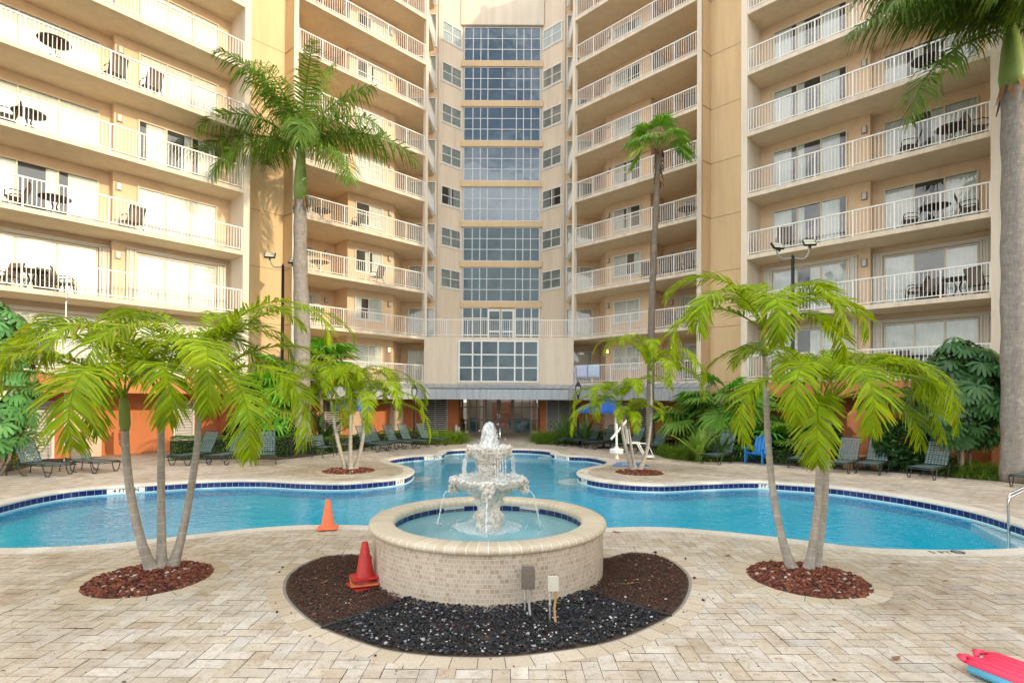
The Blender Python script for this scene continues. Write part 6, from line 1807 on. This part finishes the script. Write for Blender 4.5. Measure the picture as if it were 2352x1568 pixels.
liriope('strappy liriope clump at the entrance, right of the pool axis', strip_poly([(1231, 1017), (1270, 1019.5), (1330, 1019)], 2.2), 330, 2, .84, (.9, .95, .9))
liriope('wide liriope clump at the foot of the fan palms on the right', strip_poly([(1536, 1050), (1575, 1057), (1640, 1058), (1690, 1056)], 1.7), 380, 3, .74, (1, 1, 1))
liriope('liriope border before the right royal palm', strip_poly([(2215, 1095), (2280, 1101), (2380, 1108)], 1.3), 320, 4, .66)
def big_blades(label, c, n, L, w, seed, tint=(1, 1, 1)):
    t = thing('broad_leaf_plant', label, 'plant', (c[0], c[1], 0), 0, 'broad bladed plants'); m = MB(); blades(m, (0, 0, .05), n, L, w, seed, .75, 1, .9, tint, 6); m.build('leaves', 'broad_blade', t, recalc=False)
big_blades('tall broad bladed plant before the louvred vent, nearer the entrance', (AT(1300, 1000, 27.6).x, 27.6), 34, 1.75, .15, 1)
big_blades('tall broad bladed plant beside the lamp post', (AT(1345, 1000, 26.9).x, 26.9), 30, 1.75, .15, 2)
big_blades('spiky broad bladed plant rising from the right liriope clump', (AT(1608, 1030, 19.9).x, 20.0), 26, 1.55, .16, 3, (1.5, 1.4, 1))
big_blades('dark broad bladed plant right of the left royal palm trunk', (AT(735, 1020, 23.2).x, 23.4), 26, 2.0, .2, 4, (.6, .6, .7))
big_blades('broad bladed plant behind the slatted armchair', (AT(1668, 1030, 19.7).x, 20.2), 18, 1.2, .15, 5)

# beds, fallen leaves
def bed(poly, label): flat('planting_bed', poly, [], .007, 'soil', None, 'structure', label)
bed([tuple(gx(*p)) for p in ((378, 1058), (470, 1056), (560, 1054), (640, 1056), (700, 1050), (760, 1042), (850, 1026), (910, 1017), (968, 1022), (1064, 1020))] + [(-3.4, 32.4), (-5.2, 31.2), (-10.8, 25.6), (-12.6, 23.6)], 'soil of the planting along the left stack')
bed([tuple(gx(*p)) for p in ((1228, 1020), (1300, 1021), (1400, 1020), (1470, 1030), (1528, 1052), (1600, 1060), (1690, 1060), (1900, 1076), (2100, 1088), (2215, 1099), (2380, 1112))] + [(17.5, 16.2), (14, 20.5), (9.4, 25.2), (4.4, 30.5), (1.9, 32.4)], 'soil of the planting along the right side')
bed([tuple(gx(*p)) for p in ((-60, 1092), (0, 1087), (60, 1074), (95, 1066))] + [(-15.6, 20.5), (-18, 19)], 'soil under the left schefflera')
rs = np.random.RandomState(9)
def fallen(px, py, L, rz, mat, label, w=.05):
    p = G(px, py); m = MB(); s = MB()
    pts = [(-L / 2, 0), (-L * .2, w * .5), (L * .2, w * .45), (L / 2, 0), (L * .2, -w * .45), (-L * .2, -w * .5)]
    z = lambda x: .010 + .02 * (x / L) ** 2 * 4 * .5
    up = [(x, y, z(x)) for x, y in pts]; m.add(up + [(x, y, zz + .003) for x, y, zz in up], [(5, 4, 3, 2, 1, 0), (6, 7, 8, 9, 10, 11)] + [(i, (i + 1) % 6, 6 + (i + 1) % 6, 6 + i) for i in range(6)])
    o = m.build('fallen_leaf', mat); o.location = (p.x, p.y, .004); o.rotation_euler = (0, 0, rz); tag(o, label, 'leaf', 'fallen leaves')
fallen(1836, 1336, .46, R(-6), 'liriope_blade', 'long green leaf lying on the lava rock under the right palms', .035)
fallen(1444, 1342, .30, R(14), 'dry_leaf', 'dry tan leaf on the brown chips right of the fountain', .03)
fallen(1416, 1223, .16, R(-40), 'leaf_litter', 'curled brown leaf on the pavers behind the fountain, at its right')
fallen(1671, 1277, .10, R(10), 'leaf_litter', 'small brown leaf on the pavers between fountain and right palms')
fallen(2058, 1296, .16, R(-8), 'leaf_litter', 'thin brown leaf near the depth mark on the coping', .03)
fallen(2058, 1514, .11, R(20), 'leaf_litter', 'curled brown leaf on the pavers in the right foreground')
fallen(744, 1339, .14, R(65), 'dry_leaf', 'tan husk on the brown chips left of the cone stack', .03)

# small dry debris blown over the paving
n = 420
px_ = rs.uniform(0, 2352, n); py_ = rs.uniform(1225, 1568, n); pts_ = np.array([tuple(G(a, b).xy) for a, b in zip(px_, py_)])
ok = ~inside(pts_[:, 0], pts_[:, 1], [p + q * .2 for p, q in zip(LIP, LN)]) & ~inside(pts_[:, 0], pts_[:, 1], BED)
m = MB(); rr = random.Random(2)
for x, y in pts_[ok]:
    a = rr.uniform(0, 6.28); L = rr.uniform(.004, .013) * (2.2 if rr.random() < .08 else 1); w = L * rr.uniform(.3, .8); c, s_ = math.cos(a), math.sin(a); z = .006
    m.tint = tuple(rr.uniform(.25, 1.1) * q for q in (1, .8, .6))
    m.add([(x + c * L, y + s_ * L, z), (x - s_ * w, y + c * w, z + .003), (x - c * L, y - s_ * L, z), (x + s_ * w, y - c * w, z + .002), (x, y, z + .006)], [(0, 1, 4), (1, 2, 4), (2, 3, 4), (3, 0, 4)])
tag(m.build('leaf_debris', 'dry_leaf', recalc=False), 'tiny dry bits scattered over the front paving', kind='stuff')
shade_caster(22.0, -12.0, 6.8, 10.2, 10, 'flat roofed building added out of view to shade the pool court')
shade_caster(22.0, 6.8, 18.8, 6.6, 10, 'lower building added out of view for shade, its stepped top letting sun streaks through', ((6.81, 13.7, 8.9), (14.15, 15.2, 8.9), (15.5, 16.15, 8.9), (16.7, 18.79, 8.9)))
